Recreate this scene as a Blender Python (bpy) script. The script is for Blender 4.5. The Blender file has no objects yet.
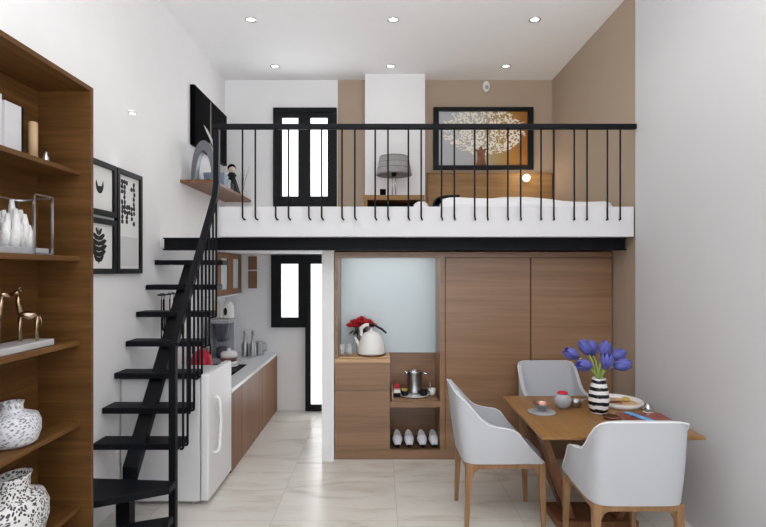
import bpy, math, random
from mathutils import Vector, Matrix
random.seed(7)
S = bpy.context.scene
COL = S.collection
PI = math.pi

# ------------------------------------------------------------------ camera, world, light, exposure
cam = bpy.data.cameras.new('camera')
cam.sensor_width = 36.0
cam.lens = 36.0 * 520.0 / 766.0
cam.shift_x = 0.0039
cam.shift_y = 0.0085
cam.clip_start = 0.05
cam_o = bpy.data.objects.new('camera', cam)
COL.objects.link(cam_o)
cam_o.location = (0, 0, 1.6)
cam_o.rotation_euler = (PI / 2, 0, 0)
S.camera = cam_o

world = bpy.data.worlds.new('world')
S.world = world
world.use_nodes = True
world.node_tree.nodes['Background'].inputs[0].default_value = (0.80, 0.88, 1.0, 1)
world.node_tree.nodes['Background'].inputs[1].default_value = 0.6

S.view_settings.view_transform = 'Standard'
S.view_settings.look = 'None'
S.view_settings.gamma = 1.0
S.view_settings.use_curve_mapping = False
S.view_settings.exposure = 0.08
S.cycles.diffuse_bounces = 8


def area(name, loc, rot, sx, sy, power, color=(1, 1, 1)):
    l = bpy.data.lights.new(name, 'AREA')
    l.shape = 'RECTANGLE'
    l.size, l.size_y = sx, sy
    l.energy = power
    l.color = color
    o = bpy.data.objects.new(name, l)
    COL.objects.link(o)
    o.location = loc
    o.rotation_euler = rot
    return o


def spot(name, loc, power, color=(1, .95, .88), angle=110, radius=.05, blend=.8, rot=(0, 0, 0)):
    l = bpy.data.lights.new(name, 'SPOT')
    l.energy = power
    l.color = color
    l.spot_size = math.radians(angle)
    l.spot_blend = blend
    l.shadow_soft_size = radius
    o = bpy.data.objects.new(name, l)
    COL.objects.link(o)
    o.location = loc
    o.rotation_euler = rot
    return o


# broad frontal fill, added at an assumed window behind the camera
area('rear_window_fill', (0.1, -1.12, 1.9), (PI / 2, 0, 0), 3.3, 2.9, 36, (0.97, 0.985, 1.0))
# added fill over the camera, aimed up to brighten the ceiling
area('ceiling_fill', (0.35, 0.3, 2.3), (3.05, 0, 0), 2.4, 1.8, 112, (1.0, 0.99, 0.98))
# daylight through the loft window and the kitchen door glass
area('daylight_loft_window', (-.85, 5.84, 2.88), (-PI / 2, 0, 0), .55, .85, 6, (0.95, 0.98, 1.0))
area('daylight_kitchen_door', (-.64, 5.84, .9), (-PI / 2, 0, 0), .24, 1.5, 3, (0.95, 0.98, 1.0))


# ------------------------------------------------------------------ materials
def new_mat(name):
    m = bpy.data.materials.new(name)
    m.use_nodes = True
    nt = m.node_tree
    return m, nt, nt.nodes['Principled BSDF']


def srgb(r, g, b):
    f = lambda c: (c / 255 / 12.92) if c / 255 <= .04045 else ((c / 255 + .055) / 1.055) ** 2.4
    return (f(r), f(g), f(b), 1)


def plain(name, rgb, rough=.5, metal=0, spec=.5, var=.04, scale=6, bump=0, trans=0, ior=1.45, coat=0):
    m, nt, b = new_mat(name)
    c = srgb(*rgb)
    tc = nt.nodes.new('ShaderNodeTexCoord')
    n = nt.nodes.new('ShaderNodeTexNoise')
    n.inputs['Scale'].default_value = scale
    n.inputs['Detail'].default_value = 4
    nt.links.new(tc.outputs['Object'], n.inputs['Vector'])
    r = nt.nodes.new('ShaderNodeValToRGB')
    r.color_ramp.elements[0].position = .3
    r.color_ramp.elements[1].position = .7
    r.color_ramp.elements[0].color = tuple(x * (1 - var) for x in c[:3]) + (1,)
    r.color_ramp.elements[1].color = tuple(min(1, x * (1 + var)) for x in c[:3]) + (1,)
    nt.links.new(n.outputs['Fac'], r.inputs[0])
    nt.links.new(r.outputs[0], b.inputs['Base Color'])
    b.inputs['Roughness'].default_value = rough
    b.inputs['Metallic'].default_value = metal
    b.inputs['Specular IOR Level'].default_value = spec
    b.inputs['Transmission Weight'].default_value = trans
    b.inputs['IOR'].default_value = ior
    b.inputs['Coat Weight'].default_value = coat
    if bump:
        n2 = nt.nodes.new('ShaderNodeTexNoise')
        n2.inputs['Scale'].default_value = 220
        nt.links.new(tc.outputs['Object'], n2.inputs['Vector'])
        bp = nt.nodes.new('ShaderNodeBump')
        bp.inputs['Strength'].default_value = bump
        bp.inputs['Distance'].default_value = .002
        nt.links.new(n2.outputs['Fac'], bp.inputs['Height'])
        nt.links.new(bp.outputs[0], b.inputs['Normal'])
    return m


def wood(name, dark, mid, light, axis='x', scale=1.0, rough=.42, spec=.4):
    m, nt, b = new_mat(name)
    tc = nt.nodes.new('ShaderNodeTexCoord')
    mp = nt.nodes.new('ShaderNodeMapping')
    lo, hi = 1.1 * scale, 26 * scale
    sc = {'x': (lo, hi, hi), 'y': (hi, lo, hi), 'z': (hi, hi, lo)}[axis]
    mp.inputs['Scale'].default_value = sc
    nt.links.new(tc.outputs['Object'], mp.inputs['Vector'])
    n = nt.nodes.new('ShaderNodeTexNoise')
    n.inputs['Scale'].default_value = .6
    n.inputs['Detail'].default_value = 7
    n.inputs['Roughness'].default_value = .62
    n.inputs['Distortion'].default_value = .5
    nt.links.new(mp.outputs[0], n.inputs['Vector'])
    n2 = nt.nodes.new('ShaderNodeTexNoise')
    n2.inputs['Scale'].default_value = 3.2
    n2.inputs['Detail'].default_value = 3
    nt.links.new(mp.outputs[0], n2.inputs['Vector'])
    mx = nt.nodes.new('ShaderNodeMix')
    mx.inputs[0].default_value = .3
    nt.links.new(n.outputs['Fac'], mx.inputs[2])
    nt.links.new(n2.outputs['Fac'], mx.inputs[3])
    r = nt.nodes.new('ShaderNodeValToRGB')
    e = r.color_ramp.elements
    e[0].position, e[0].color = .34, srgb(*dark)
    e[1].position, e[1].color = .66, srgb(*light)
    k = e.new(.5)
    k.color = srgb(*mid)
    nt.links.new(mx.outputs[0], r.inputs[0])
    nt.links.new(r.outputs[0], b.inputs['Base Color'])
    b.inputs['Roughness'].default_value = rough
    b.inputs['Specular IOR Level'].default_value = spec
    return m


def emit(name, rgb, strength):
    m, nt, b = new_mat(name)
    b.inputs['Base Color'].default_value = srgb(*rgb)
    b.inputs['Emission Color'].default_value = srgb(*rgb)
    b.inputs['Emission Strength'].default_value = strength
    return m


M = {}
M['white_wall'] = plain('white_wall', (236, 236, 237), .75, var=.01, spec=.2)
M['grey_wall'] = plain('grey_wall', (208, 208, 210), .75, var=.012, spec=.2, scale=2)
M['ceiling'] = plain('ceiling_paint', (240, 240, 241), .8, var=.008, spec=.2)
M['taupe_wall'] = plain('taupe_wall', (174, 156, 138), .75, var=.012, spec=.2)
M['curb_white'] = plain('curb_white', (218, 218, 220), .6, var=.006, spec=.3)
M['walnut'] = wood('walnut', (76, 49, 21), (97, 65, 31), (117, 82, 43), 'x', .8, .5, .3)
M['walnut_y'] = wood('walnut_lengthwise', (76, 49, 21), (97, 65, 31), (117, 82, 43), 'y', .8, .5, .3)
M['cab_wood'] = wood('cabinet_veneer', (120, 88, 62), (140, 106, 78), (156, 121, 92), 'x', .5, .3, .7)
M['kitchen_wood'] = wood('kitchen_veneer', (104, 68, 38), (128, 86, 50), (146, 102, 62), 'z', .8, .45, .35)
M['oak'] = wood('oak_top', (120, 84, 42), (140, 100, 54), (160, 118, 68), 'y', 1.0, .34, .5)
M['oak_leg'] = wood('oak_leg', (126, 92, 62), (146, 110, 76), (166, 128, 92), 'z', 1.2, .45, .4)
M['dark_oak'] = wood('dark_oak', (96, 60, 38), (116, 76, 50), (136, 94, 62), 'z', 1.0, .45, .4)
M['light_wood'] = wood('light_wood', (186, 150, 112), (206, 172, 136), (222, 192, 158), 'x', 1.0, .5, .3)
M['head_wood'] = wood('headboard_wood', (130, 98, 58), (150, 115, 72), (166, 130, 84), 'x', 1.0, .5, .3)
M['black_steel'] = plain('black_steel', (15, 16, 22), .5, spec=.18, var=.05)
M['black_matte'] = plain('black_matte', (16, 17, 20), .5, var=.05, spec=.25)
M['black_gloss'] = plain('black_gloss', (8, 8, 11), .12, var=.02, spec=.05, ior=1.12)
M['white_plastic'] = plain('white_plastic', (232, 232, 232), .35, var=.008)
M['fridge_white'] = plain('fridge_white', (224, 224, 226), .32, var=.008)
M['fabric_white'] = plain('chair_leather', (186, 188, 193), .6, spec=.3, var=.012, bump=.08)
M['piping'] = plain('pale_piping', (222, 223, 226), .6, spec=.3, var=.01)
M['fabric_seat'] = plain('seat_fabric', (184, 185, 189), .7, spec=.25, var=.02, bump=.12)
M['bed_white'] = plain('bed_linen', (234, 234, 236), .8, spec=.2, var=.01)
M['chrome'] = plain('chrome', (205, 207, 210), .18, metal=1, var=.02)
M['steel'] = plain('brushed_steel', (176, 176, 178), .32, metal=1, var=.05)
M['ceramic'] = plain('ceramic_white', (232, 231, 228), .22, var=.01)
M['counter'] = plain('counter_stone', (222, 223, 226), .25, var=.03, scale=14)
M['paper'] = plain('paper', (226, 226, 224), .8, var=.01)
M['ink'] = plain('ink', (22, 22, 24), .7, var=.1)
M['red'] = plain('red_enamel', (190, 28, 52), .35, var=.06)
M['rose'] = plain('rose_petal', (168, 22, 28), .6, var=.25, scale=30)
M['tulip'] = plain('tulip_petal', (86, 90, 166), .5, var=.22, scale=24)
M['stem'] = plain('stem_green', (158, 190, 100), .5, var=.15)
M['leaf'] = plain('leaf_green', (40, 58, 38), .5, var=.2)
M['beige'] = plain('beige_candle', (205, 172, 134), .5, var=.04)
M['cream'] = plain('cream_canister', (216, 206, 184), .4, var=.03)
M['grey_shade'] = plain('grey_shade', (158, 156, 156), .8, var=.1, scale=20)
M['blue_grey'] = plain('blue_grey_box', (128, 144, 164), .5, var=.06)
M['grey_mat'] = plain('grey_mat', (160, 160, 163), .7, var=.04)
M['grey_stone'] = plain('grey_stone', (164, 164, 168), .35, var=.12, scale=40)
M['brown_pic'] = plain('brown_picture', (140, 104, 80), .6, var=.12, scale=12)
M['copper'] = plain('copper', (200, 150, 132), .3, metal=1, var=.05)
M['blue'] = plain('blue_card', (96, 176, 236), .4, var=.06)
M['dark_red'] = plain('dark_red_paper', (140, 70, 58), .4, var=.25, scale=18)
M['yellow'] = plain('yellow_packet', (206, 178, 92), .5, var=.08)
M['coral'] = plain('coral_white', (226, 226, 226), .7, var=.08, scale=40)
M['bronze'] = plain('bronze_figurine', (176, 152, 130), .2, metal=1, var=.4, scale=30)
M['cubby_dark'] = wood('cubby_veneer', (84, 60, 44), (104, 77, 57), (120, 92, 70), 'x', .9, .5, .3)
M['slipper'] = plain('slipper_felt', (214, 216, 224), .9, var=.03)
M['glass'] = plain('clear_glass', (236, 242, 244), .05, var=0)
M['glass'].node_tree.nodes['Principled BSDF'].inputs['Alpha'].default_value = .22
M['pane'] = emit('daylit_pane', (250, 252, 255), 1.25)
M['lamp_face'] = emit('lamp_face', (255, 250, 242), 2.0)
M['globe'] = emit('lamp_globe', (255, 236, 206), 2.6)


def frosted():
    m, nt, b = new_mat('frosted_blue_glass')
    tc = nt.nodes.new('ShaderNodeTexCoord')
    n = nt.nodes.new('ShaderNodeTexNoise')
    n.inputs['Scale'].default_value = 2
    nt.links.new(tc.outputs['Object'], n.inputs['Vector'])
    r = nt.nodes.new('ShaderNodeValToRGB')
    r.color_ramp.elements[0].color = srgb(196, 210, 216)
    r.color_ramp.elements[1].color = srgb(206, 218, 223)
    nt.links.new(n.outputs['Fac'], r.inputs[0])
    nt.links.new(r.outputs[0], b.inputs['Base Color'])
    b.inputs['Roughness'].default_value = .3
    return m


M['frosted'] = frosted()


def floor_mat():
    m, nt, b = new_mat('marble_tile_floor')
    tc = nt.nodes.new('ShaderNodeTexCoord')
    mp = nt.nodes.new('ShaderNodeMapping')
    mp.inputs['Location'].default_value = (-.11 + 8 * .8, -4.12 + 8 * .8, 0)
    nt.links.new(tc.outputs['Object'], mp.inputs['Vector'])
    br = nt.nodes.new('ShaderNodeTexBrick')
    br.offset = 0
    br.inputs['Scale'].default_value = 1
    br.inputs['Brick Width'].default_value = .8
    br.inputs['Row Height'].default_value = .8
    br.inputs['Mortar Size'].default_value = .0022
    br.inputs['Mortar Smooth'].default_value = .2
    br.inputs['Color1'].default_value = (.0, .0, .0, 1)
    br.inputs['Color2'].default_value = (1, 1, 1, 1)
    nt.links.new(mp.outputs[0], br.inputs['Vector'])
    # diagonal veins, shifted per tile
    mp2 = nt.nodes.new('ShaderNodeMapping')
    mp2.inputs['Rotation'].default_value = (0, 0, math.radians(-24))
    mp2.inputs['Scale'].default_value = (1.0, 3.6, 1)
    add = nt.nodes.new('ShaderNodeVectorMath')
    add.operation = 'ADD'
    nt.links.new(tc.outputs['Object'], add.inputs[0])
    mul = nt.nodes.new('ShaderNodeVectorMath')
    mul.operation = 'SCALE'
    mul.inputs[3].default_value = .35
    nt.links.new(br.outputs['Color'], mul.inputs[0])
    nt.links.new(mul.outputs[0], add.inputs[1])
    nt.links.new(add.outputs[0], mp2.inputs['Vector'])
    n = nt.nodes.new('ShaderNodeTexNoise')
    n.inputs['Scale'].default_value = 1.6
    n.inputs['Detail'].default_value = 7
    n.inputs['Roughness'].default_value = .6
    n.inputs['Distortion'].default_value = .9
    nt.links.new(mp2.outputs[0], n.inputs['Vector'])
    r = nt.nodes.new('ShaderNodeValToRGB')
    e = r.color_ramp.elements
    e[0].position, e[0].color = .3, srgb(190, 181, 168)
    e[1].position, e[1].color = .68, srgb(222, 219, 212)
    k = e.new(.46)
    k.color = srgb(214, 210, 202)
    nt.links.new(n.outputs['Fac'], r.inputs[0])
    mx = nt.nodes.new('ShaderNodeMix')
    mx.data_type = 'RGBA'
    mx.inputs[7].default_value = srgb(186, 179, 168)
    nt.links.new(br.outputs['Fac'], mx.inputs[0])
    nt.links.new(r.outputs[0], mx.inputs[6])
    nt.links.new(mx.outputs[2], b.inputs['Base Color'])
    b.inputs['Roughness'].default_value = .28
    b.inputs['Specular IOR Level'].default_value = .5
    return m


M['floor'] = floor_mat()


def speckle(name, base, ink, scale, lo=.35, hi=.45):
    m, nt, b = new_mat(name)
    tc = nt.nodes.new('ShaderNodeTexCoord')
    n = nt.nodes.new('ShaderNodeTexNoise')
    n.inputs['Scale'].default_value = 5
    nt.links.new(tc.outputs['Object'], n.inputs['Vector'])
    mxv = nt.nodes.new('ShaderNodeMix')
    mxv.data_type = 'VECTOR'
    mxv.inputs[0].default_value = .12
    nt.links.new(tc.outputs['Object'], mxv.inputs[4])
    nt.links.new(n.outputs['Color'], mxv.inputs[5])
    v = nt.nodes.new('ShaderNodeTexVoronoi')
    v.inputs['Scale'].default_value = scale
    nt.links.new(mxv.outputs[1], v.inputs['Vector'])
    r = nt.nodes.new('ShaderNodeValToRGB')
    e = r.color_ramp.elements
    e[0].position, e[0].color = lo, srgb(*ink)
    e[1].position, e[1].color = hi, srgb(*base)
    nt.links.new(v.outputs['Distance'], r.inputs[0])
    nt.links.new(r.outputs[0], b.inputs['Base Color'])
    b.inputs['Roughness'].default_value = .35
    return m


M['vase_small'] = speckle('mottled_ceramic', (214, 216, 222), (126, 122, 124), 85, .22, .5)
M['vase_big'] = speckle('spotted_ceramic', (226, 226, 226), (62, 58, 56), 88, .40, .48)


def painting():
    """flowering tree on a ground that goes from silver to gold"""
    m, nt, b = new_mat('tree_painting')
    L = nt.links.new
    tc = nt.nodes.new('ShaderNodeTexCoord')
    sp = nt.nodes.new('ShaderNodeSeparateXYZ')
    L(tc.outputs['Generated'], sp.inputs[0])
    bg = nt.nodes.new('ShaderNodeValToRGB')
    e = bg.color_ramp.elements
    e[0].position, e[0].color = 0, srgb(178, 182, 188)
    e[1].position, e[1].color = 1, srgb(150, 92, 30)
    a = e.new(.42); a.color = srgb(176, 176, 172)
    a = e.new(.62); a.color = srgb(164, 146, 100)
    a = e.new(.82); a.color = srgb(168, 120, 48)
    n0 = nt.nodes.new('ShaderNodeTexNoise')
    n0.inputs['Scale'].default_value = 4
    L(tc.outputs['Generated'], n0.inputs['Vector'])
    ad = nt.nodes.new('ShaderNodeMath'); ad.operation = 'MULTIPLY_ADD'
    ad.inputs[1].default_value = .16; L(n0.outputs['Fac'], ad.inputs[0]); L(sp.outputs['X'], ad.inputs[2])
    sb = nt.nodes.new('ShaderNodeMath'); sb.operation = 'SUBTRACT'; sb.inputs[1].default_value = .08
    L(ad.outputs[0], sb.inputs[0]); L(sb.outputs[0], bg.inputs[0])
    # crown mask: ellipse round (.52,.62)
    def axis(out, c, s):
        x = nt.nodes.new('ShaderNodeMath'); x.operation = 'SUBTRACT'; x.inputs[1].default_value = c; L(out, x.inputs[0])
        y = nt.nodes.new('ShaderNodeMath'); y.operation = 'DIVIDE'; y.inputs[1].default_value = s; L(x.outputs[0], y.inputs[0])
        z = nt.nodes.new('ShaderNodeMath'); z.operation = 'POWER'; z.inputs[1].default_value = 2; L(y.outputs[0], z.inputs[0])
        return z
    ex, ez = axis(sp.outputs['X'], .50, .50), axis(sp.outputs['Z'], .64, .46)
    sm = nt.nodes.new('ShaderNodeMath'); L(ex.outputs[0], sm.inputs[0]); L(ez.outputs[0], sm.inputs[1])
    nm = nt.nodes.new('ShaderNodeTexNoise'); nm.inputs['Scale'].default_value = 14; L(tc.outputs['Generated'], nm.inputs['Vector'])
    s2 = nt.nodes.new('ShaderNodeMath'); s2.operation = 'MULTIPLY_ADD'; s2.inputs[1].default_value = .9
    L(nm.outputs['Fac'], s2.inputs[0]); L(sm.outputs[0], s2.inputs[2])
    lt = nt.nodes.new('ShaderNodeMath'); lt.operation = 'LESS_THAN'; lt.inputs[1].default_value = 1.3; L(s2.outputs[0], lt.inputs[0])
    mp = nt.nodes.new('ShaderNodeMapping'); mp.inputs['Scale'].default_value = (21, 1, 13)
    L(tc.outputs['Generated'], mp.inputs['Vector'])
    n1 = nt.nodes.new('ShaderNodeTexNoise'); n1.inputs['Scale'].default_value = 1.0; n1.inputs['Detail'].default_value = 1
    n1.inputs['Distortion'].default_value = 1.6
    L(mp.outputs[0], n1.inputs['Vector'])
    gt = nt.nodes.new('ShaderNodeMath'); gt.operation = 'GREATER_THAN'; gt.inputs[1].default_value = .5; L(n1.outputs['Fac'], gt.inputs[0])
    both = nt.nodes.new('ShaderNodeMath'); both.operation = 'MULTIPLY'; L(lt.outputs[0], both.inputs[0]); L(gt.outputs[0], both.inputs[1])
    mx = nt.nodes.new('ShaderNodeMix'); mx.data_type = 'RGBA'
    L(both.outputs[0], mx.inputs[0]); L(bg.outputs[0], mx.inputs[6]); mx.inputs[7].default_value = srgb(236, 230, 216)
    L(mx.outputs[2], b.inputs['Base Color'])
    b.inputs['Roughness'].default_value = .5
    return m


M['painting'] = painting()


def striped(name, n, a, c):
    """horizontal hand-painted stripes round a vase"""
    m, nt, b = new_mat(name)
    L = nt.links.new
    tc = nt.nodes.new('ShaderNodeTexCoord')
    sp = nt.nodes.new('ShaderNodeSeparateXYZ')
    L(tc.outputs['Generated'], sp.inputs[0])
    no = nt.nodes.new('ShaderNodeTexNoise'); no.inputs['Scale'].default_value = 3; L(tc.outputs['Generated'], no.inputs['Vector'])
    ma = nt.nodes.new('ShaderNodeMath'); ma.operation = 'MULTIPLY_ADD'; ma.inputs[1].default_value = .08
    L(no.outputs['Fac'], ma.inputs[0]); L(sp.outputs['Z'], ma.inputs[2])
    mu = nt.nodes.new('ShaderNodeMath'); mu.operation = 'MULTIPLY'; mu.inputs[1].default_value = n; L(ma.outputs[0], mu.inputs[0])
    fr = nt.nodes.new('ShaderNodeMath'); fr.operation = 'FRACT'; L(mu.outputs[0], fr.inputs[0])
    gt = nt.nodes.new('ShaderNodeMath'); gt.operation = 'GREATER_THAN'; gt.inputs[1].default_value = .52; L(fr.outputs[0], gt.inputs[0])
    mx = nt.nodes.new('ShaderNodeMix'); mx.data_type = 'RGBA'
    L(gt.outputs[0], mx.inputs[0]); mx.inputs[6].default_value = srgb(*a); mx.inputs[7].default_value = srgb(*c)
    L(mx.outputs[2], b.inputs['Base Color'])
    b.inputs['Roughness'].default_value = .25
    return m


M['striped'] = striped('striped_glaze', 5.0, (232, 232, 232), (20, 20, 26))


# ------------------------------------------------------------------ mesh helpers
class MB:
    """collects shapes in world coordinates; build() links them as ONE mesh object"""

    def __init__(self):
        self.v, self.f, self.s, self.mi, self.cur = [], [], [], [], 0

    def face(self, idx, smooth=False):
        self.f.append(idx); self.s.append(smooth); self.mi.append(self.cur)

    def hexa(self, c):
        """8 corners: bottom ring of 4, top ring of 4 (counter-clockwise from above)"""
        k = len(self.v)
        self.v += [tuple(p) for p in c]
        for q in ((3, 2, 1, 0), (4, 5, 6, 7), (0, 1, 5, 4), (1, 2, 6, 5), (2, 3, 7, 6), (3, 0, 4, 7)):
            self.face([k + i for i in q])
        return self

    def box(self, x0, x1, y0, y1, z0, z1):
        return self.hexa([(x0, y0, z0), (x1, y0, z0), (x1, y1, z0), (x0, y1, z0),
                          (x0, y0, z1), (x1, y0, z1), (x1, y1, z1), (x0, y1, z1)])

    def lathe(self, prof, cx, cy, z0=0, n=24, sx=1, sy=1, cap=True):
        k = len(self.v)
        for r, z in prof:
            for i in range(n):
                a = 2 * PI * i / n
                self.v.append((cx + r * sx * math.cos(a), cy + r * sy * math.sin(a), z0 + z))
        for j in range(len(prof) - 1):
            for i in range(n):
                i2 = (i + 1) % n
                self.face([k + j * n + i, k + j * n + i2, k + (j + 1) * n + i2, k + (j + 1) * n + i], True)
        if cap:
            self.face([k + i for i in range(n)][::-1])
            e = k + (len(prof) - 1) * n
            self.face([e + i for i in range(n)])
        return self

    def tube(self, pts, r, n=8, sq=False, r2=None):
        """round (or square, sq=True) tube along pts; r may be a list"""
        pts = [Vector(p) for p in pts]
        R = r if isinstance(r, (list, tuple)) else [r] * len(pts)
        if sq:
            n = 4
        k = len(self.v)
        prev = None
        for i, p in enumerate(pts):
            if i == 0: d = pts[1] - pts[0]
            elif i == len(pts) - 1: d = pts[-1] - pts[-2]
            else: d = (pts[i + 1] - p).normalized() + (p - pts[i - 1]).normalized()
            d.normalize()
            if prev is None:
                up = Vector((1, 0, 0)) if abs(d.x) < .7 else Vector((0, 0, 1))
                a = (up - d * up.dot(d)).normalized()
            else:
                a = (prev - d * prev.dot(d)).normalized()
            prev = a
            b = d.cross(a)
            for j in range(n):
                t = 2 * PI * j / n + (PI / 4 if sq else 0)
                f = math.sqrt(2) if sq else 1
                rb = (r2 if r2 is not None else R[i])
                self.v.append(tuple(p + a * (math.cos(t) * R[i] * f) + b * (math.sin(t) * rb * f)))
        for i in range(len(pts) - 1):
            for j in range(n):
                j2 = (j + 1) % n
                self.face([k + i * n + j, k + i * n + j2, k + (i + 1) * n + j2, k + (i + 1) * n + j], not sq)
        self.face([k + j for j in range(n)][::-1])
        e = k + (len(pts) - 1) * n
        self.face([e + j for j in range(n)])
        return self

    def prism(self, poly, z0, z1, fn=None):
        """polygon in a plane pushed from z0 to z1; fn maps (u, v, w) to a point"""
        fn = fn or (lambda u, v, w: (u, v, w))
        k, n = len(self.v), len(poly)
        self.v += [fn(u, v, z0) for u, v in poly] + [fn(u, v, z1) for u, v in poly]
        self.face([k + i for i in range(n)][::-1])
        self.face([k + n + i for i in range(n)])
        for i in range(n):
            j = (i + 1) % n
            self.face([k + i, k + j, k + n + j, k + n + i])
        return self

    def ball(self, c, rx, ry=None, rz=None, n=16, m=10, rot=None):
        ry = rx if ry is None else ry
        rz = rx if rz is None else rz
        k = len(self.v)
        c = Vector(c)
        for j in range(m + 1):
            t = PI * j / m
            for i in range(n):
                a = 2 * PI * i / n
                p = Vector((rx * math.sin(t) * math.cos(a), ry * math.sin(t) * math.sin(a), -rz * math.cos(t)))
                if rot is not None: p = rot @ p
                self.v.append(tuple(c + p))
        for j in range(m):
            for i in range(n):
                i2 = (i + 1) % n
                self.face([k + j * n + i, k + j * n + i2, k + (j + 1) * n + i2, k + (j + 1) * n + i], True)
        return self

    def grid(self, rows, smooth=True):
        k, n = len(self.v), len(rows[0])
        for r in rows: self.v += [tuple(p) for p in r]
        for j in range(len(rows) - 1):
            for i in range(n - 1):
                self.face([k + j * n + i, k + j * n + i + 1, k + (j + 1) * n + i + 1, k + (j + 1) * n + i], smooth)
        return self

    def build(self, name, mats, root=None, bevel=0, sub=0, origin=None, solid=0):
        if not isinstance(mats, (list, tuple)): mats = [mats]
        off = Vector((0, 0, 0))
        if root is not None:
            off = world_loc(root)
        elif origin is not None:
            off = Vector(origin)
        else:
            xs = [p[0] for p in self.v]; ys = [p[1] for p in self.v]; zs = [p[2] for p in self.v]
            off = Vector(((min(xs) + max(xs)) / 2, (min(ys) + max(ys)) / 2, min(zs)))
        me = bpy.data.meshes.new(name)
        me.from_pydata([tuple(Vector(p) - off) for p in self.v], [], self.f)
        for m in mats: me.materials.append(m)
        me.polygons.foreach_set('use_smooth', self.s)
        me.polygons.foreach_set('material_index', self.mi)
        import bmesh
        bm = bmesh.new(); bm.from_mesh(me)
        bmesh.ops.recalc_face_normals(bm, faces=bm.faces)
        bm.to_mesh(me); bm.free()
        me.update()
        o = bpy.data.objects.new(name, me)
        COL.objects.link(o)
        if root is not None: o.parent = root
        else: o.location = off
        if solid:
            m = o.modifiers.new('solid', 'SOLIDIFY'); m.thickness = solid; m.offset = 0
        if bevel:
            m = o.modifiers.new('bevel', 'BEVEL'); m.width = bevel; m.segments = 2
            m.limit_method = 'ANGLE'; m.angle_limit = math.radians(40)
        if sub:
            m = o.modifiers.new('sub', 'SUBSURF'); m.levels = sub; m.render_levels = sub
        return o


def world_loc(o):
    v = Vector((0, 0, 0))
    while o is not None:
        v += Vector(o.location); o = o.parent
    return v


def tag(o, label, cat, group=None, kind=None):
    o['label'] = label
    o['category'] = cat
    if group: o['group'] = group
    if kind: o['kind'] = kind
    return o


def thing(name, label, cat, loc, group=None):
    o = bpy.data.objects.new(name, None)
    o.empty_display_size = .1
    COL.objects.link(o)
    o.location = loc
    return tag(o, label, cat, group)


def struct(name, mb, mat, root=None, **k):
    o = mb.build(name, mat, root, **k)
    if root is None: o['kind'] = 'structure'
    return o


def copy_tree(o, loc=None, rz=None, label=None):
    def rec(x, parent):
        c = x.copy(); COL.objects.link(c)
        if parent is not None: c.parent = parent
        for ch in list(x.children): rec(ch, c)
        return c
    r = rec(o, None)
    if loc is not None: r.location = loc
    if rz is not None: r.rotation_euler = (0, 0, rz)
    if label: r['label'] = label
    return r


def on_left(u, v, w):
    """(u along the wall, v up, w out of the wall) on the wall at x=-1.77"""
    return (-1.77 + w, u, v)


# ------------------------------------------------------------------ the room shell
XL, XR, YB, YR, ZC, ZL = -1.77, 1.966, 5.94, -1.2, 3.77, 1.85
struct('floor', MB().box(XL - .2, XR + .2, YR - .1, YB + .1, -.1, 0), M['floor'], origin=(0, 0, 0))
struct('ceiling', MB().box(XL - .2, XR + .2, YR - .1, YB + .1, ZC, ZC + .1), M['ceiling'])
struct('wall_left', MB().box(XL - .12, XL, YR, YB, 0, ZC), M['white_wall'])
struct('wall_right', MB().box(XR - .012, XR + .12, YR, 3.98, 0, ZC), M['grey_wall'])
struct('wall_right_loft', MB().box(XR, XR + .12, 3.98, YB, 0, ZC), M['taupe_wall'])
b = MB().box(XL, -.483, YB, YB + .12, 0, ZC).box(-.483, .2, YB, YB + .12, 0, ZL)
struct('wall_back', b, M['white_wall'])
b = MB().box(-.483, XR, YB, YB + .12, ZL, ZC).box(.2, XR, YB, YB + .12, 0, ZL)
struct('wall_back_loft', b, M['taupe_wall'])
struct('wall_column', MB().box(-.166, .498, 5.75, YB, ZL, ZC), M['white_wall'])
struct('wall_partition', MB().box(-.488, -.387, 4.36, YB, 0, ZL - .08), M['white_wall'])
# wall behind the camera round a tall unseen window, added for the frontal light
b = MB().box(XL, -1.6, YR - .1, YR, 0, ZC).box(1.8, XR, YR - .1, YR, 0, ZC)
b.box(-1.6, 1.8, YR - .1, YR, 0, .4).box(-1.6, 1.8, YR - .1, YR, 3.4, ZC)
struct('wall_rear', b, M['white_wall'])
w = struct('window_3', MB().box(-1.6, 1.8, YR - .06, YR - .05, .4, 3.4), M['glass'])
f = MB()
for x in (-1.6, -.5, .62, 1.74): f.box(x, x + .06, YR - .08, YR - .02, .4, 3.4)
f.box(-1.6, 1.8, YR - .08, YR - .02, .4, .46).box(-1.6, 1.8, YR - .08, YR - .02, 3.34, 3.4)
f.build('window_frame', M['black_matte'], w)

struct('floor_loft', MB().box(XL, XR, 4.19, YB, ZL - .07, ZL), M['white_wall'])
struct('wall_loft_curb', MB().box(-1.246, XR - .012, 4.0, 4.22, ZL + .006, 2.088), M['curb_white'], bevel=.004)
bm_ = MB()
bm_.box(XL + .055, XR - .02, 4.13, 4.18, 1.761, 1.852)
bm_.box(XL + .055, XR - .02, 4.105, 4.20, 1.846, 1.856)
bm_.box(XL + .055, XR - .02, 4.105, 4.20, 1.757, 1.767)
struct('beam', bm_, M['black_steel'])

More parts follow.
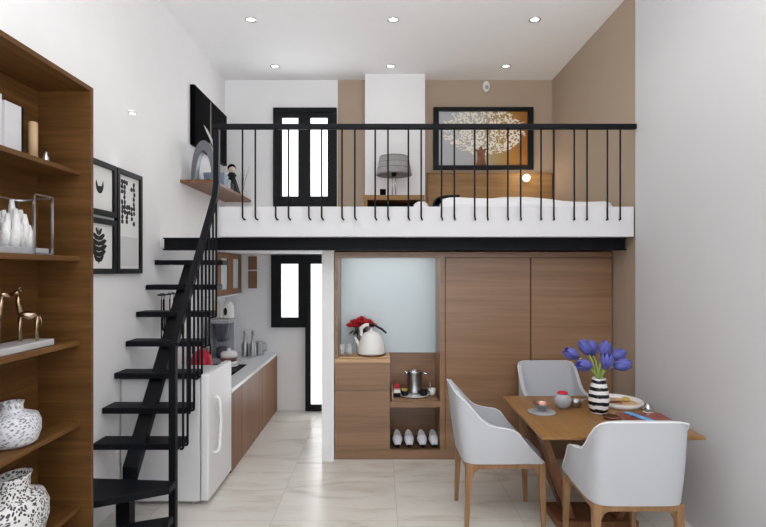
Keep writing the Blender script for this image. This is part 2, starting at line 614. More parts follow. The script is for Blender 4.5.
# loft window
w = MB()
x0, x1, z0, z1 = -1.211, -.491, 2.32, 3.44
yy0, yy1 = YB - .06, YB
w.box(x0, -1.109, yy0, yy1, z0, z1).box(-.594, x1, yy0, yy1, z0, z1).box(-.926, -.789, yy0, yy1, z0, z1)
w.box(-1.109, -.926, yy0, yy1, z0, 2.434).box(-1.109, -.926, yy0, yy1, 3.326, z1)
w.box(-.789, -.594, yy0, yy1, z0, 2.434).box(-.789, -.594, yy0, yy1, 3.326, z1)
w.box(x0 + .035, x1 - .035, yy0 - .015, yy0, 3.38, 3.41)
win = struct('window_1', w, M['black_matte'], bevel=.004)
for a, c in ((-1.109, -.926), (-.789, -.594)):
    MB().box(a, c, YB - .03, YB - .02, 2.434, 3.326).build('pane', M['pane'], win)

# kitchen side window and glazed door
w = MB()
w.box(-1.234, -1.12, yy0, yy1, .949, 1.771).box(-.926, -.848, yy0, yy1, .949, 1.771)
w.box(-1.12, -.926, yy0, yy1, .949, 1.063).box(-1.12, -.926, yy0, yy1, 1.669, 1.771)
win = struct('window_2', w, M['black_matte'], bevel=.004)
MB().box(-1.12, -.926, YB - .03, YB - .02, 1.063, 1.669).build('pane', M['pane'], win)
w = MB()
w.box(-.846, -.785, yy0, yy1, .005, 1.771).box(-.555, -.495, yy0, yy1, .005, 1.771)
w.box(-.785, -.555, yy0, yy1, .005, .075).box(-.785, -.555, yy0, yy1, 1.669, 1.771)
dr = struct('door_1', w, M['black_matte'], bevel=.004)
MB().box(-.785, -.555, YB - .03, YB - .02, .075, 1.669).build('pane', M['pane'], dr)


# ------------------------------------------------------------------ ceiling lights
def downlight(x, y, z, label, power, group):
    t = thing('ceiling_downlight', label, 'ceiling light', (x, y, z), group)
    n = 24
    m = MB().lathe([(.048, -.001), (.052, -.006), (.042, -.008), (.036, -.002)], x, y, z, n, cap=False)
    m.build('trim_ring', M['chrome'], t)
    MB().lathe([(.036, -.004), (.036, -.0025)], x, y, z, n).build('lamp_face', M['lamp_face'], t)
    spot('downlight_beam', (x, y, z - .02), power)
    return t


colw = {-1.116: 'over the stair side', .114: 'in the middle of its row', 1.34: 'over the bed side'}
for y, row in ((4.5, 'row over the railing'), (5.53, 'row by the back wall')):
    for x in (-1.116, .114, 1.34):
        downlight(x, y, ZC, 'round recessed downlight %s, %s' % (colw[x], row), 3 if y < 5 else 1.2, 'recessed ceiling downlights')
# beams without fixtures, added above the frame to light the room, continuing the grid
for y in (3.47, 2.44, 1.41):
    for x in (-1.116, .114, 1.34):
        l = spot('downlight_beam', (x, y, ZC - .02), 8 if y > 3 else 3)
# wall washer above the framed prints
t = thing('wall_spotlight', 'tiny white spotlight on the left wall above the framed prints', 'wall light', (XL, 3.66, 2.70))
MB().lathe([(.028, 0), (.032, .012), (.026, .02)], XL + .03, 3.66, 2.70, 16).build('housing', M['white_plastic'], t)
MB().box(XL, XL + .03, 3.65, 3.67, 2.705, 2.715).build('bracket', M['white_plastic'], t)
MB().lathe([(.02, -.002), (.02, 0)], XL + .03, 3.66, 2.70, 16).build('lamp_face', M['lamp_face'], t)
spot('wall_spotlight_beam', (XL + .10, 3.45, 2.66), 6, (1, .98, .95), 48, .03, 1)
# added fill with no fixture, under the loft over the kitchen run
spot('kitchen_fill_beam', (-1.2, 5.0, 1.77), .7, (1, .97, .93), 150, .05)

# ------------------------------------------------------------------ loft railing
rl = thing('loft_railing', 'black steel railing with paired bars along the loft edge', 'railing', (.36, 3.965, 1.99))
MB().box(-1.27, 1.99 - .04, 3.945, 3.985, 2.672, 2.712).build('top_rail', M['black_steel'], rl, bevel=.006)
for k in range(12):
    for d in (0, 12.8):
        x = (242.5 + 33.17 * k + d - 380) / 131.2
        MB().tube([(x, 3.963, 2.68), (x, 3.963, 2.008), (x + .003, 3.966, 1.994), (x + .008, 3.975, 1.988), (x + .010, 4.002, 1.987)], .0066, 8).build('baluster', M['black_steel'], rl)

# ------------------------------------------------------------------ staircase
st = thing('staircase', 'black steel staircase with open treads and handrail up to the loft', 'staircase', (-1.5, 3.4, 0))
TR = [(4.072, 1.678), (3.917, 1.488), (3.762, 1.297), (3.606, 1.106), (3.451, .915), (3.30, .724), (3.185, .534)]
for y, z in TR:
    MB().box(XL + .004, -1.235, y, y + .16, z - .038, z).build('tread', M['black_steel'], st, bevel=.004)
MB().prism([(-1.215, 3.0), (-1.215, 3.10), (XL + .004, 3.14), (XL + .004, 2.71)], .305, .345).build('tread', M['black_steel'], st, bevel=.004)
MB().prism([(-1.215, 3.06), (-1.215, 2.98), (-1.36, 2.71), (-1.62, 2.71), (-1.42, 2.98)], .115, .155).build('tread', M['black_steel'], st, bevel=.004)
sg = MB()
sl = (1.678 - .534) / (4.072 - 3.185)
za = lambda y: .534 + sl * (y - 3.185) - .035
pts = []
w2 = .045
for (y, lo) in ((3.11, 0), (4.14, 0)):
    pass
yA, yB_ = 3.12, 4.10
sg.hexa([(-1.5 - w2, yA, za(yA) - .075), (-1.5 + w2, yA, za(yA) - .075), (-1.5 + w2, yB_, za(yB_) - .11), (-1.5 - w2, yB_, za(yB_) - .11),
         (-1.5 - w2, yA, za(yA)), (-1.5 + w2, yA, za(yA)), (-1.5 + w2, yB_, za(yB_) - .04), (-1.5 - w2, yB_, za(yB_) - .04)])
sg.build('stringer', M['black_steel'], st)
MB().box(-1.555, -1.475, 3.06, 3.13, 0, .305).build('support_post', M['black_steel'], st)
hr = lambda y: 1.14 + 1.268 * (y - 3.13)
XH = -1.245
MB().box(XH - .021, XH + .021, 3.11, 3.15, 0, 1.165).build('newel_post', M['black_steel'], st, bevel=.003)
MB().tube([(XH, 3.13, hr(3.13) - .005), (XH, 3.6, hr(3.6)), (XH, 3.93, hr(3.93)), (XH, 3.962, hr(3.962) + .06), (XH, 3.965, 2.671)], .021, sq=True, r2=.02).build('handrail', M['black_steel'], st)
for i, (y, z) in enumerate(TR):
    for d in (.045, .12):
        yb = y + d
        if yb > 3.95: continue
        MB().tube([(XH + .022, yb, hr(yb)), (XH + .022, yb, z - .035), (XH + .018, yb, z - .045), (XH + .004, yb, z - .047)], .008, 8).build('baluster', M['black_steel'], st)

# ------------------------------------------------------------------ wardrobe wall
W = thing('wardrobe_wall_unit', 'brown wood wardrobe wall with open niches and tall doors under the loft', 'wardrobe', (.78, 4.6, 0))
F, Bk = 4.38, 4.78
xa, xc, xd, xe, xg, xz = -.383, .085, .505, .548, 1.27, 1.955
cw = M['cab_wood']
m = MB()
m.box(xa, xa + .028, F + .002, Bk, .85, 1.707)            # left side
m.box(xd, xe, F, Bk, .085, 1.707)                  # stile right of niche
m.box(xa, xz, F, Bk, 1.707, 1.752)                 # top rail
m.box(xa, xd, F + .37, Bk, .085, .85)        # back board
m.box(xe, xz, F + .03, Bk, .085, 1.706)            # wardrobe carcass
m.build('carcass', cw, W)
MB().box(xa, xz, F + .012, Bk, 0, .085).build('plinth', cw, W)
MB().box(xa + .03, xd, F + .352, F + .37, .85, 1.707).build('glass_back_panel', M['frosted'], W)['label'] = 'pale blue frosted glass back panel'
MB().box(xa, xc, F - .002, F + .35, .82, .85).build('cabinet_top', M['light_wood'], W, bevel=.002)['label'] = 'pale wood top of the drawer cabinet'
MB().box(xa + .002, xc - .002, F, F + .03, .589, .818).build('drawer', cw, W, bevel=.002)
MB().box(xa + .002, xc - .002, F, F + .03, .088, .586).build('cabinet_door', cw, W, bevel=.002)
MB().box(xc - .02, xc - .001, F + .031, F + .369, .086, .82).build('divider', cw, W)
MB().box(xa, xa + .02, F + .031, F + .369, .086, .82).build('side_panel', cw, W)
MB().box(xc, xd, F + .005, F + .36, .44, .488).build('niche_shelf', cw, W, bevel=.002)
MB().box(xc, xd, F + .005, F + .369, .0855, .09).build('cubby_floor', M['cubby_dark'], W)
MB().box(xe + .004, xg - .005, F, F + .028, .09, 1.703).build('wardrobe_door', cw, W, bevel=.002)
MB().box(xg + .005, xz - .003, F, F + .028, .09, 1.703).build('wardrobe_door', cw, W, bevel=.002)

# light strip along the top of the niche
area('niche_light_strip', (.06, 4.44, 1.700), (.5, 0, 0), .8, .04, 1.4, (.98, .99, 1.0))

# ------------------------------------------------------------------ bookshelf on the left wall
BS = thing('bookshelf', 'tall walnut open bookshelf against the left wall', 'bookshelf', (-1.63, 1.95, 0))
bx0, bx1, by0, by1, bz = XL + .003, -1.482, 1.25, 2.69, 2.54
MB().box(bx0, bx1, by1 - .022, by1, 0, bz).build('side_panel', M['walnut'], BS, bevel=.0015)
MB().box(bx0, bx1, by0, by0 + .022, 0, bz).build('side_panel', M['walnut'], BS, bevel=.0015)
MB().box(bx0, bx1, by0 + .022, by1 - .022, bz - .024, bz).build('top_panel', M['walnut_y'], BS, bevel=.0015)
MB().box(bx0, bx0 + .012, by0 + .022, by1 - .022, 0, bz - .024).build('back_panel', M['walnut_y'], BS)
SH = [2.108, 1.67, 1.24, .822, .39]
for z in SH:
    MB().box(bx0 + .012, -1.537, by0 + .022, by1 - .022, z - .024, z).build('shelf', M['walnut_y'], BS, bevel=.0015)
MB().box(bx0 + .012, -1.5, by0 + .022, by1 - .022, 0, .06).build('plinth', M['walnut_y'], BS)

# ------------------------------------------------------------------ framed prints
def frame(y0, y1, z0, z1, label, bw=.034):
    t = thing('picture_frame', label, 'framed print', (XL, (y0 + y1) / 2, z0), 'black framed prints beside the stairs')
    m = MB()
    m.box(XL, XL + .028, y0, y0 + bw, z0, z1).box(XL, XL + .028, y1 - bw, y1, z0, z1)
    m.box(XL, XL + .028, y0 + bw, y1 - bw, z0, z0 + bw).box(XL, XL + .028, y0 + bw, y1 - bw, z1 - bw, z1)
    m.build('frame', M['black_matte'], t, bevel=.002)
    MB().box(XL + .002, XL + .012, y0 + bw, y1 - bw, z0 + bw, z1 - bw).build('print_paper', M['paper'], t)
    return t


t = frame(3.06, 3.445, 1.945, 2.285, 'black framed print of a small cup, above the leaf print')
cup = [(3.26 + .045 * math.cos(a), 2.14 + .06 * math.sin(a)) for a in [PI + PI * i / 12 for i in range(13)]] + [(3.30, 2.165), (3.285, 2.13), (3.24, 2.125), (3.22, 2.16)]
MB().prism(cup, .012, .0135, on_left).build('ink_drawing', M['ink'], t)
t = frame(3.06, 3.445, 1.575, 1.925, 'black framed print of a notched leaf, below the cup print')
lf = MB()
for s in (-1, 1):
    for k in range(6):
        u = k / 5
        zc = 1.66 + .17 * u
        wd = .088 * math.sin(PI * (.18 + .72 * u)) + .01
        q = [(3.29 + s * .006, zc - .010), (3.29 + s * wd * .6, zc - .004), (3.29 + s * wd, zc + .026), (3.29 + s * wd * .75, zc + .036), (3.29 + s * .006, zc + .016)]
        lf.prism(q, .012, .0135, on_left)
lf.prism([(3.286, 1.64), (3.294, 1.64), (3.292, 1.87), (3.288, 1.87)], .012, .0137, on_left)
lf.v = [(a, b_ - .04, c) for a, b_, c in lf.v]
lf.build('ink_drawing', M['ink'], t)
t = frame(3.458, 3.82, 1.575, 2.285, 'tall black framed print of ragged black marks, beside the two small prints')
rg = MB()
random.seed(5)
k = 0
for iu in range(6):
    for iv in range(9):
        u = 3.545 + .034 * iu + .008 * (random.random() - .5)
        v = 1.93 + .034 * iv + .008 * (random.random() - .5)
        if ((u - 3.64) / .045) ** 2 + ((v - 2.12) / .07) ** 2 < 1 or random.random() < .10: continue
        if v < 1.97 and random.random() < .5: continue
        a0 = random.random() * 6
        rg.prism([(u + (.0135 + .007 * random.random()) * math.cos(a0 + q * PI / 3.5), v + (.0145 + .007 * random.random()) * math.sin(a0 + q * PI / 3.5)) for q in range(7)], .012, .0131 + .00005 * k, on_left)
        k = (k + 1) % 8
rg.build('ink_drawing', M['ink'], t)
MB().box(XL + .012, XL + .0125, 3.51, 3.77, 1.63, 1.83).build('grey_wash', plain('pale_wash', (206, 206, 204), .8, var=.02), t)

# ------------------------------------------------------------------ fridge
FR = thing('mini_fridge', 'small white fridge beside the stairs at the end of the kitchen run', 'fridge', (-1.47, 3.78, 0))
MB().box(XL + .01, -1.222, 3.53, 4.06, .025, .858).build('body', M['fridge_white'], FR, bevel=.008)
d = MB().box(-1.214, -1.158, 3.515, 4.06, .035, .895).build('door', M['fridge_white'], FR, bevel=.012)
hd = MB().tube([(-1.158, 3.62, .72), (-1.128, 3.62, .715), (-1.118, 3.63, .69), (-1.116, 3.655, .55), (-1.118, 3.63, .36), (-1.128, 3.62, .335), (-1.158, 3.62, .33)], .011, 10)
hd.build('handle', M['white_plastic'], d)
for x in (-1.7, -1.27):
    for y in (3.57, 4.0):
        MB().lathe([(.018, 0), (.018, .03)], x, y, 0, 12).build('foot', M['grey_mat'], FR)

# ------------------------------------------------------------------ kitchen run
CZ = .665
kt = [(4.085, 4.41, 'narrow brown kitchen base cabinet right behind the fridge'),
      (4.413, 5.17, 'brown kitchen base cabinet in the middle of the run'),
      (5.173, 5.93, 'brown kitchen base cabinet at the back wall')]
for y0, y1, lab in kt:
    t = thing('base_cabinet', lab, 'kitchen cabinet', (-1.47, (y0 + y1) / 2, 0), 'kitchen base cabinets')
    MB().box(XL + .01, -1.19, y0, y1, .0, CZ - .03).build('body', M['kitchen_wood'], t)
    if y1 - y0 > .5:
        h = (y0 + y1) / 2
        MB().box(-1.19, -1.172, y0 + .001, h - .001, .005, CZ - .033).build('door', M['kitchen_wood'], t)
        MB().box(-1.19, -1.172, h + .001, y1 - .001, .005, CZ - .033).build('door', M['kitchen_wood'], t)
    else:
        MB().box(-1.19, -1.172, y0 + .001, y1 - .001, .005, CZ - .033).build('door', M['kitchen_wood'], t)
tag(MB().box(XL + .005, -1.16, 4.075, YB - .002, CZ - .03, CZ).build('worktop', M['counter'], bevel=.003), 'pale stone kitchen worktop along the left wall', 'worktop')
hb = thing('hob', 'black glass hob set on the kitchen worktop', 'hob', (-1.53, 5.0, CZ))
MB().box(-1.74, -1.31, 4.6, 5.11, CZ, CZ + .008).build('glass_plate', M['black_gloss'], hb, bevel=.002)
for y in (4.74, 4.97): MB().lathe([(.085, .008), (.09, .0095)], -1.53, y, CZ, 24).build('ring', M['grey_mat'], hb)

# coffee grinder-like machine
M['machine_grey'] = plain('machine_grey', (168, 170, 176), .35, var=.03)
cm = thing('coffee_machine', 'grey coffee machine with dark hopper at the back of the worktop', 'coffee machine', (-1.64, 5.26, CZ))
MB().box(-1.715, -1.49, 5.17, 5.41, CZ + .001, CZ + .05).build('base', M['machine_grey'], cm, bevel=.01)
MB().box(-1.715, -1.49, 5.33, 5.41, CZ + .05, CZ + .40).build('column', M['machine_grey'], cm, bevel=.01)
MB().box(-1.715, -1.685, 5.17, 5.33, CZ + .05, CZ + .40).build('side_cheek', M['machine_grey'], cm, bevel=.01)
MB().box(-1.715, -1.49, 5.16, 5.41, CZ + .40, CZ + .44).build('top_plate', M['machine_grey'], cm, bevel=.01)
MB().lathe([(.045, .22), (.06, .25), (.085, .39), (.085, .40)], -1.59, 5.24, CZ, 20).build('hopper', plain('smoked_hopper', (74, 78, 88), .2, var=.05), cm)
MB().lathe([(.05, .05), (.06, .07), (.055, .15), (.04, .165)], -1.59, 5.24, CZ, 20).build('jug', plain('smoked_jug', (60, 62, 70), .15, var=.05), cm)
ZT = CZ + .44
c = thing('canister', 'cream round canister on top of the coffee machine', 'canister', (-1.66, 5.28, ZT))
MB().lathe([(.035, 0), (.038, .01), (.038, .16), (.034, .17)], -1.66, 5.28, ZT, 20).build('body', M['cream'], c)
MB().lathe([(.036, .17), (.03, .19), (.01, .195)], -1.66, 5.28, ZT, 20).build('lid', M['ceramic'], c)
c = thing('canister', 'white rounded canister with dark mark on top of the coffee machine', 'canister', (-1.545, 5.30, ZT))
MB().lathe([(.05, 0), (.058, .02), (.05, .13), (.03, .17), (.01, .175)], -1.545, 5.30, ZT, 20).build('body', M['ceramic'], c)
MB().ball((-1.56, 5.246, ZT + .075), .018, .006, .04).build('spout', M['ink'], c)
c = thing('cooking_pot', 'white lidded pot with brown band on the hob', 'pot', (-1.455, 5.01, CZ + .01))
MB().lathe([(.085, .0), (.09, .006), (.085, .012)], -1.455, 5.01, CZ + .0095, 24).build('saucer', M['ceramic'], c)
MB().lathe([(.07, .012), (.078, .02), (.078, .05)], -1.455, 5.01, CZ + .0095, 24).build('body', M['ceramic'], c)
MB().lathe([(.0785, .05), (.0785, .085)], -1.455, 5.01, CZ + .0095, 24).build('band', plain('brown_band', (112, 72, 66), .4), c)
MB().lathe([(.078, .085), (.078, .125), (.06, .14), (.015, .145), (.018, .165), (.005, .17)], -1.455, 5.01, CZ + .0095, 24).build('lid', M['ceramic'], c)
k = thing('red_kettle', 'red stovetop kettle on the hob behind the fridge', 'kettle', (-1.62, 4.72, CZ + .008))
MB().lathe([(.09, 0), (.098, .02), (.095, .12), (.07, .18), (.03, .2), (.012, .205), (.014, .225), (.004, .23)], -1.62, 4.72, CZ + .0095, 24).build('body', M['red'], k)
MB().tube([(-1.70, 4.72, CZ + .17), (-1.70, 4.72, CZ + .26), (-1.62, 4.72, CZ + .30), (-1.54, 4.72, CZ + .26), (-1.54, 4.72, CZ + .17)], .008).build('handle', M['black_matte'], k)
for i, (x, y, h, lab) in enumerate(((-1.46, 5.62, .26, 'slim grey bottle on the worktop, left of the pair by the back wall'), (-1.37, 5.60, .26, 'slim grey bottle on the worktop, right of the pair by the back wall'))):
    c = thing('oil_bottle', lab, 'bottle', (x, y, CZ), 'bottles on the kitchen worktop')
    MB().lathe([(.036, 0), (.038, .01), (.038, .13), (.015, .17), (.013, h - .02)], x, y, CZ, 18).build('body', M['steel'], c)
    MB().lathe([(.016, h - .02), (.016, h + .02), (.01, h + .025)], x, y, CZ, 14).build('stopper', M['grey_mat'], c)
c = thing('steel_jug', 'small steel jug with side handle beside the bottles', 'jug', (-1.30, 5.72, CZ))
MB().lathe([(.045, 0), (.05, .01), (.04, .12), (.043, .15)], -1.33, 5.72, CZ, 18).build('body', M['steel'], c)
MB().tube([(-1.29, 5.72, CZ + .13), (-1.25, 5.72, CZ + .13), (-1.25, 5.72, CZ + .05), (-1.29, 5.72, CZ + .04)], .007).build('handle', M['steel'], c)

# wall cabinet
t = thing('wall_cabinet', 'brown wall cabinet with two pale glazed doors over the kitchen', 'kitchen cabinet', (-1.68, 5.5, 1.34))
MB().box(XL, -1.60, 5.07, 5.925, 1.34, 1.775).build('body', M['white_plastic'], t)
for y0, y1 in ((5.075, 5.495), (5.5, 5.92)):
    m = MB()
    m.box(-1.6, -1.578, y0, y0 + .09, 1.345, 1.772).box(-1.6, -1.578, y1 - .09, y1, 1.345, 1.772)
    m.box(-1.6, -1.578, y0 + .09, y1 - .09, 1.345, 1.40).box(-1.6, -1.578, y0 + .09, y1 - .09, 1.72, 1.772)
    d = m.build('door', M['kitchen_wood'], t)
    MB().box(-1.598, -1.59, y0 + .09, y1 - .09, 1.40, 1.72).build('pane', M['frosted'], d)
MB().box(XL, -1.57, 5.06, 5.93, 1.325, 1.34).build('bottom_lip', M['counter'], t)
for z0, z1, lab in ((1.604, 1.755, 'small square brown picture on the kitchen back wall, upper of the two'), (1.392, 1.588, 'small brown picture on the kitchen back wall, lower of the two')):
    t = thing('small_picture', lab, 'framed print', (-1.45, YB, z0), 'small brown pictures in the kitchen')
    m = MB()
    m.box(-1.50, -1.405, YB - .02, YB, z0, z0 + .012).box(-1.50, -1.405, YB - .02, YB, z1 - .012, z1)
    m.box(-1.50, -1.49, YB - .02, YB, z0 + .012, z1 - .012).box(-1.415, -1.405, YB - .02, YB, z0 + .012, z1 - .012)
    m.build('frame', M['kitchen_wood'], t)
    MB().box(-1.49, -1.415, YB - .014, YB - .001, z0 + .012, z1 - .012).build('print_paper', M['brown_pic'], t)

# utensil rail on the left wall, under the stairs
ur = thing('utensil_rail', 'black utensil rail with hooks on the left wall behind the stairs', 'rail', (XL, 4.29, 1.38))
MB().tube([(XL + .03, 4.12, 1.40), (XL + .03, 4.46, 1.40)], .006).build('bar', M['black_steel'], ur)
for y in (4.14, 4.44): MB().tube([(XL, y, 1.40), (XL + .03, y, 1.40)], .006).build('bracket', M['black_steel'], ur)
ut = [(4.125, 'thin black skewer hanging from the utensil rail', 'skewer', .46), (4.17, 'black wire whisk hanging from the utensil rail', 'whisk', .30),
      (4.29, 'black slotted spatula hanging from the utensil rail', 'spatula', .24), (4.37, 'black ladle hanging from the utensil rail', 'ladle', .22)]
for y, lab, nm, ln in ut:
    t = thing(nm, lab, nm, (XL + .03, y, 1.40 - ln))
    hk = MB().tube([(XL + .03 + .012 * math.cos(a), y, 1.40 + .012 * math.sin(a)) for a in [PI * 1.1 - i * PI * 1.3 / 8 for i in range(9)]] + [(XL + .036, y, 1.36)], .003, 6)
    hk.build('hook', M['black_steel'], t)
    if nm == 'whisk':
        MB().tube([(XL + .036, y, 1.365), (XL + .036, y, 1.27)], .008).build('handle', M['black_matte'], t)
        m = MB()
        for q in range(4):
            a = PI * q / 4
            pts = []
            for i in range(13):
                s = 2 * PI * i / 12
                rr = .038 * math.sin(s / 2) * (1 if True else 0)
                off = .036 * math.sin(s)
                pts.append((XL + .042 + off * math.cos(a) * .6, y + off * math.sin(a), 1.19 + .085 * math.cos(s)))
            m.tube(pts, .004, 5)
        m.build('wires', M['black_steel'], t)
    elif nm == 'skewer':
        MB().tube([(XL + .036, y, 1.365), (XL + .036, y, 1.40 - ln)], .005, 6).build('shaft', M['black_matte'], t)
    elif nm == 'spatula':
        MB().tube([(XL + .036, y, 1.365), (XL + .036, y, 1.25)], .006, 6).build('handle', M['black_matte'], t)
        MB().box(XL + .033, XL + .038, y - .03, y + .03, 1.16, 1.25).build('blade', M['black_matte'], t, bevel=.002)
    else:
        MB().tube([(XL + .036, y, 1.365), (XL + .036, y, 1.22)], .006, 6).build('handle', M['black_matte'], t)
        MB().lathe([(.012, 0), (.03, .012), (.036, .04)], XL + .04, y, 1.18, 14).build('bowl', M['black_matte'], t)

# ------------------------------------------------------------------ loft: television, shelf and what stands on it
tv = thing('television', 'black wall-mounted television on the left wall of the loft', 'television', (XL, 5.35, 2.77))
MB().box(XL, XL + .045, 4.84, 5.86, 2.77, 3.33).build('case', M['black_gloss'], tv, bevel=.004)
MB().box(XL + .045, XL + .047, 4.86, 5.84, 2.785, 3.315).build('screen', M['black_gloss'], tv)
m = MB()
m.prism([(5.28, 2.79), (5.31, 2.79), (5.31, 3.31), (5.28, 3.31)], .047, .0474, on_left)
m.build('picture_stripe', plain('screen_stripe', (120, 104, 84), .3), tv)
m = MB()
m.prism([(5.08, 3.02), (5.16, 2.97), (5.32, 2.90), (5.36, 2.87), (5.34, 2.94), (5.2, 3.0)], .047, .0478, on_left)
m.build('picture_brush', plain('screen_brush', (196, 194, 190), .3), tv)
tag(MB().box(XL, -1.47, 4.60, YB - .005, 2.375, 2.40).build('wall_shelf', M['dark_oak'], bevel=.002), 'thin brown wall shelf under the television', 'shelf')
LS = 2.40
ar = MB()
N = 24
rows = []
for j in range(N + 1):
    a = PI * j / N
    ring = []
    cx, r0x, r0z, th = -1.615, .095, .33, .022 + .018 * abs(math.sin(a))
    for dx, dy in ((-1, -1), (1, -1), (1, 1), (-1, 1), (-1, -1)):
        rr = 1 + dx * th / .12
        ring.append((cx - r0x * rr * math.cos(a), 4.80 + dy * .045 - .0 * a, LS + .012 + (r0z * (1 + dx * th / .3)) * math.sin(a)))
    rows.append(ring)
ar.grid(rows, smooth=False)
at = thing('arch_sculpture', 'grey metal arch sculpture on the shelf under the television', 'sculpture', (-1.615, 4.8, LS))
ar.build('arch', plain('arch_metal', (120, 122, 128), .3, metal=.9, var=.1), at)
MB().box(-1.75, -1.49, 4.74, 4.86, LS, LS + .014).build('foot', M['black_matte'], at, bevel=.002)
tag(MB().lathe([(.03, 0), (.035, .03), (.02, .06)], -1.63, 4.93, LS, 14).build('candle_bowl', M['black_matte']), 'small black bowl behind the arch sculpture', 'bowl')
for y, h, mt, lab in ((5.12, .15, 'blue_grey', 'blue-grey box on the shelf under the television, tallest of the boxes'), (5.24, .11, 'grey_mat', 'grey box on the shelf between the blue box and the black box'), (5.36, .09, 'black_matte', 'low black box on the shelf next to the black figure')):
    t = thing('storage_box', lab, 'box', (-1.62, y, LS), 'boxes on the shelf under the television')
    MB().box(-1.72, -1.52, y - .05, y + .05, LS, LS + h * .75).build('body', M[mt], t, bevel=.003)
    MB().box(-1.723, -1.517, y - .053, y + .053, LS + h * .75, LS + h).build('lid', M[mt], t, bevel=.003)
t = thing('figurine', 'black robed figurine at the far end of the shelf', 'figurine', (-1.60, 5.62, LS))
MB().lathe([(.10, 0), (.085, .05), (.05, .16), (.035, .2), (.05, .22), (.03, .25)], -1.6, 5.62, LS, 18).build('robe', M['black_matte'], t)
MB().ball((-1.6, 5.62, LS + .285), .04, .04, .048).build('head', plain('figurine_face', (206, 190, 176), .5), t)
MB().ball((-1.605, 5.63, LS + .30), .046, .046, .048).build('hair', M['black_gloss'], t)
t = thing('dry_twigs', 'bare twigs standing behind the black figurine', 'twigs', (-1.52, 5.8, LS))
m = MB().lathe([(.028, 0), (.03, .06), (.015, .09)], -1.53, 5.8, LS, 14)
m.build('holder', M['ceramic'], t)
m = MB()
random.seed(3)
for i in range(7):
    a = random.random() * 6.3
    e = (-1.53 + .07 * math.cos(a), 5.8 + .06 * math.sin(a), LS + .25 + .14 * random.random())
    m.tube([(-1.53, 5.8, LS + .06), (-1.53 + .02 * math.cos(a), 5.8 + .02 * math.sin(a), LS + .18), e], [.003, .002, .001], 5)
m.build('twig', plain('twig_grey', (150, 146, 140), .8), t)

# ------------------------------------------------------------------ loft: bed, headboard, art, desk, lamp
hb = thing('headboard', 'brown wood headboard on the back wall behind the bed', 'headboard', (1.24, YB, ZL))
MB().box(.537, 1.945, YB - .06, YB - .002, ZL, 2.69).build('panel', M['head_wood'], hb, bevel=.003)
MB().box(.53, 1.95, YB - .075, YB - .002, 2.69, 2.70).build('cap', M['head_wood'], hb)
wl = thing('wall_lamp', 'small round glowing lamp on the headboard', 'wall lamp', (1.63, YB - .06, 2.60))
MB().tube([(1.63, YB - .06, 2.62), (1.63, YB - .12, 2.62)], .012).build('arm', M['steel'], wl)
MB().ball((1.63, YB - .15, 2.625), .042).build('globe', M['globe'], wl)
pl = bpy.data.lights.new('globe_light', 'POINT'); pl.energy = 2.2; pl.color = (1, .82, .6); pl.shadow_soft_size = .05
po = bpy.data.objects.new('globe_light', pl); COL.objects.link(po); po.location = (1.63, YB - .22, 2.64)

bd = thing('bed', 'low bed with white linen behind the loft railing', 'bed', (1.2, 5.0, ZL))
MB().box(.50, 1.95, 4.24, 5.86, ZL, ZL + .12).build('base', M['head_wood'], bd)
MB().box(.50, 1.95, 4.24, 5.86, ZL + .12, ZL + .27).build('mattress', M['bed_white'], bd, bevel=.04)
rows = []
nx, ny = 30, 24
for j in range(ny + 1):
    r = []
    for i in range(nx + 1):
        u, v = i / nx, j / ny
        x = .475 + u * (1.945 - .475); y = 4.235 + v * 1.35
        z = 2.178 + .012 * math.sin(u * 5 + v * 3) + .008 * math.sin(u * 13 + 1) * math.cos(v * 9)
        z -= .03 * max(0, (u - .55)) * 1.0
        ex = min(u, 1 - u) * 1.47; ey = v * 1.35
        dz = 0
        if ex < .07: dz = max(dz, (1 - ex / .07) ** 2 * .12)
        if ey < .06: dz = max(dz, (1 - ey / .06) ** 2 * .10)
        r.append((x, y, z - dz))
    rows.append(r)
MB().grid(rows).build('duvet', M['bed_white'], bd, solid=.02)


def pillow(name, x0, x1, y0, y1, z, h, mat, label, lean=0, cat='pillow', group=None):
    rows = []
    for s in (1, -1):
        for j in range(9):
            r = []
            for i in range(13):
                u, v = i / 12, j / 8
                b_ = (max(0, 1 - (2 * u - 1) ** 4) * max(0, 1 - (2 * v - 1) ** 4)) ** .5
                r.append((x0 + u * (x1 - x0), y0 + v * (y1 - y0), z + h / 2 + s * h / 2 * b_ + lean * v))
            rows.append(r)
    m = MB(); m.grid(rows[:9]); m.grid(rows[9:])
    o = m.build(name, mat)
    return tag(o, label, cat, group)


pillow('pillow', 1.17, 1.78, 5.38, 5.80, 2.19, .16, M['bed_white'], 'white pillow on the bed against the headboard', .07)
tb = []
for px_, pz_ in ((.448, 2.05), (.444, 2.11), (.45, 2.165), (.475, 2.195), (.52, 2.208), (.58, 2.214), (.66, 2.216)):
    tb.append([(px_, 4.30 + .6 * i / 8, pz_ + .004 * math.sin(i * 1.3)) for i in range(9)])
tag(MB().grid(tb).build('throw_blanket', M['black_matte'], solid=.014), 'black throw blanket folded over the end of the bed', 'blanket')
tag(MB().lathe([(.05, 0), (.075, .03), (.08, .12), (.078, .26), (.06, .32), (.03, .338)], .355, 4.5, ZL + .001, 24).build('round_pouf', M['bed_white']), 'white round pouf on the loft floor beside the black throw', 'pouf')

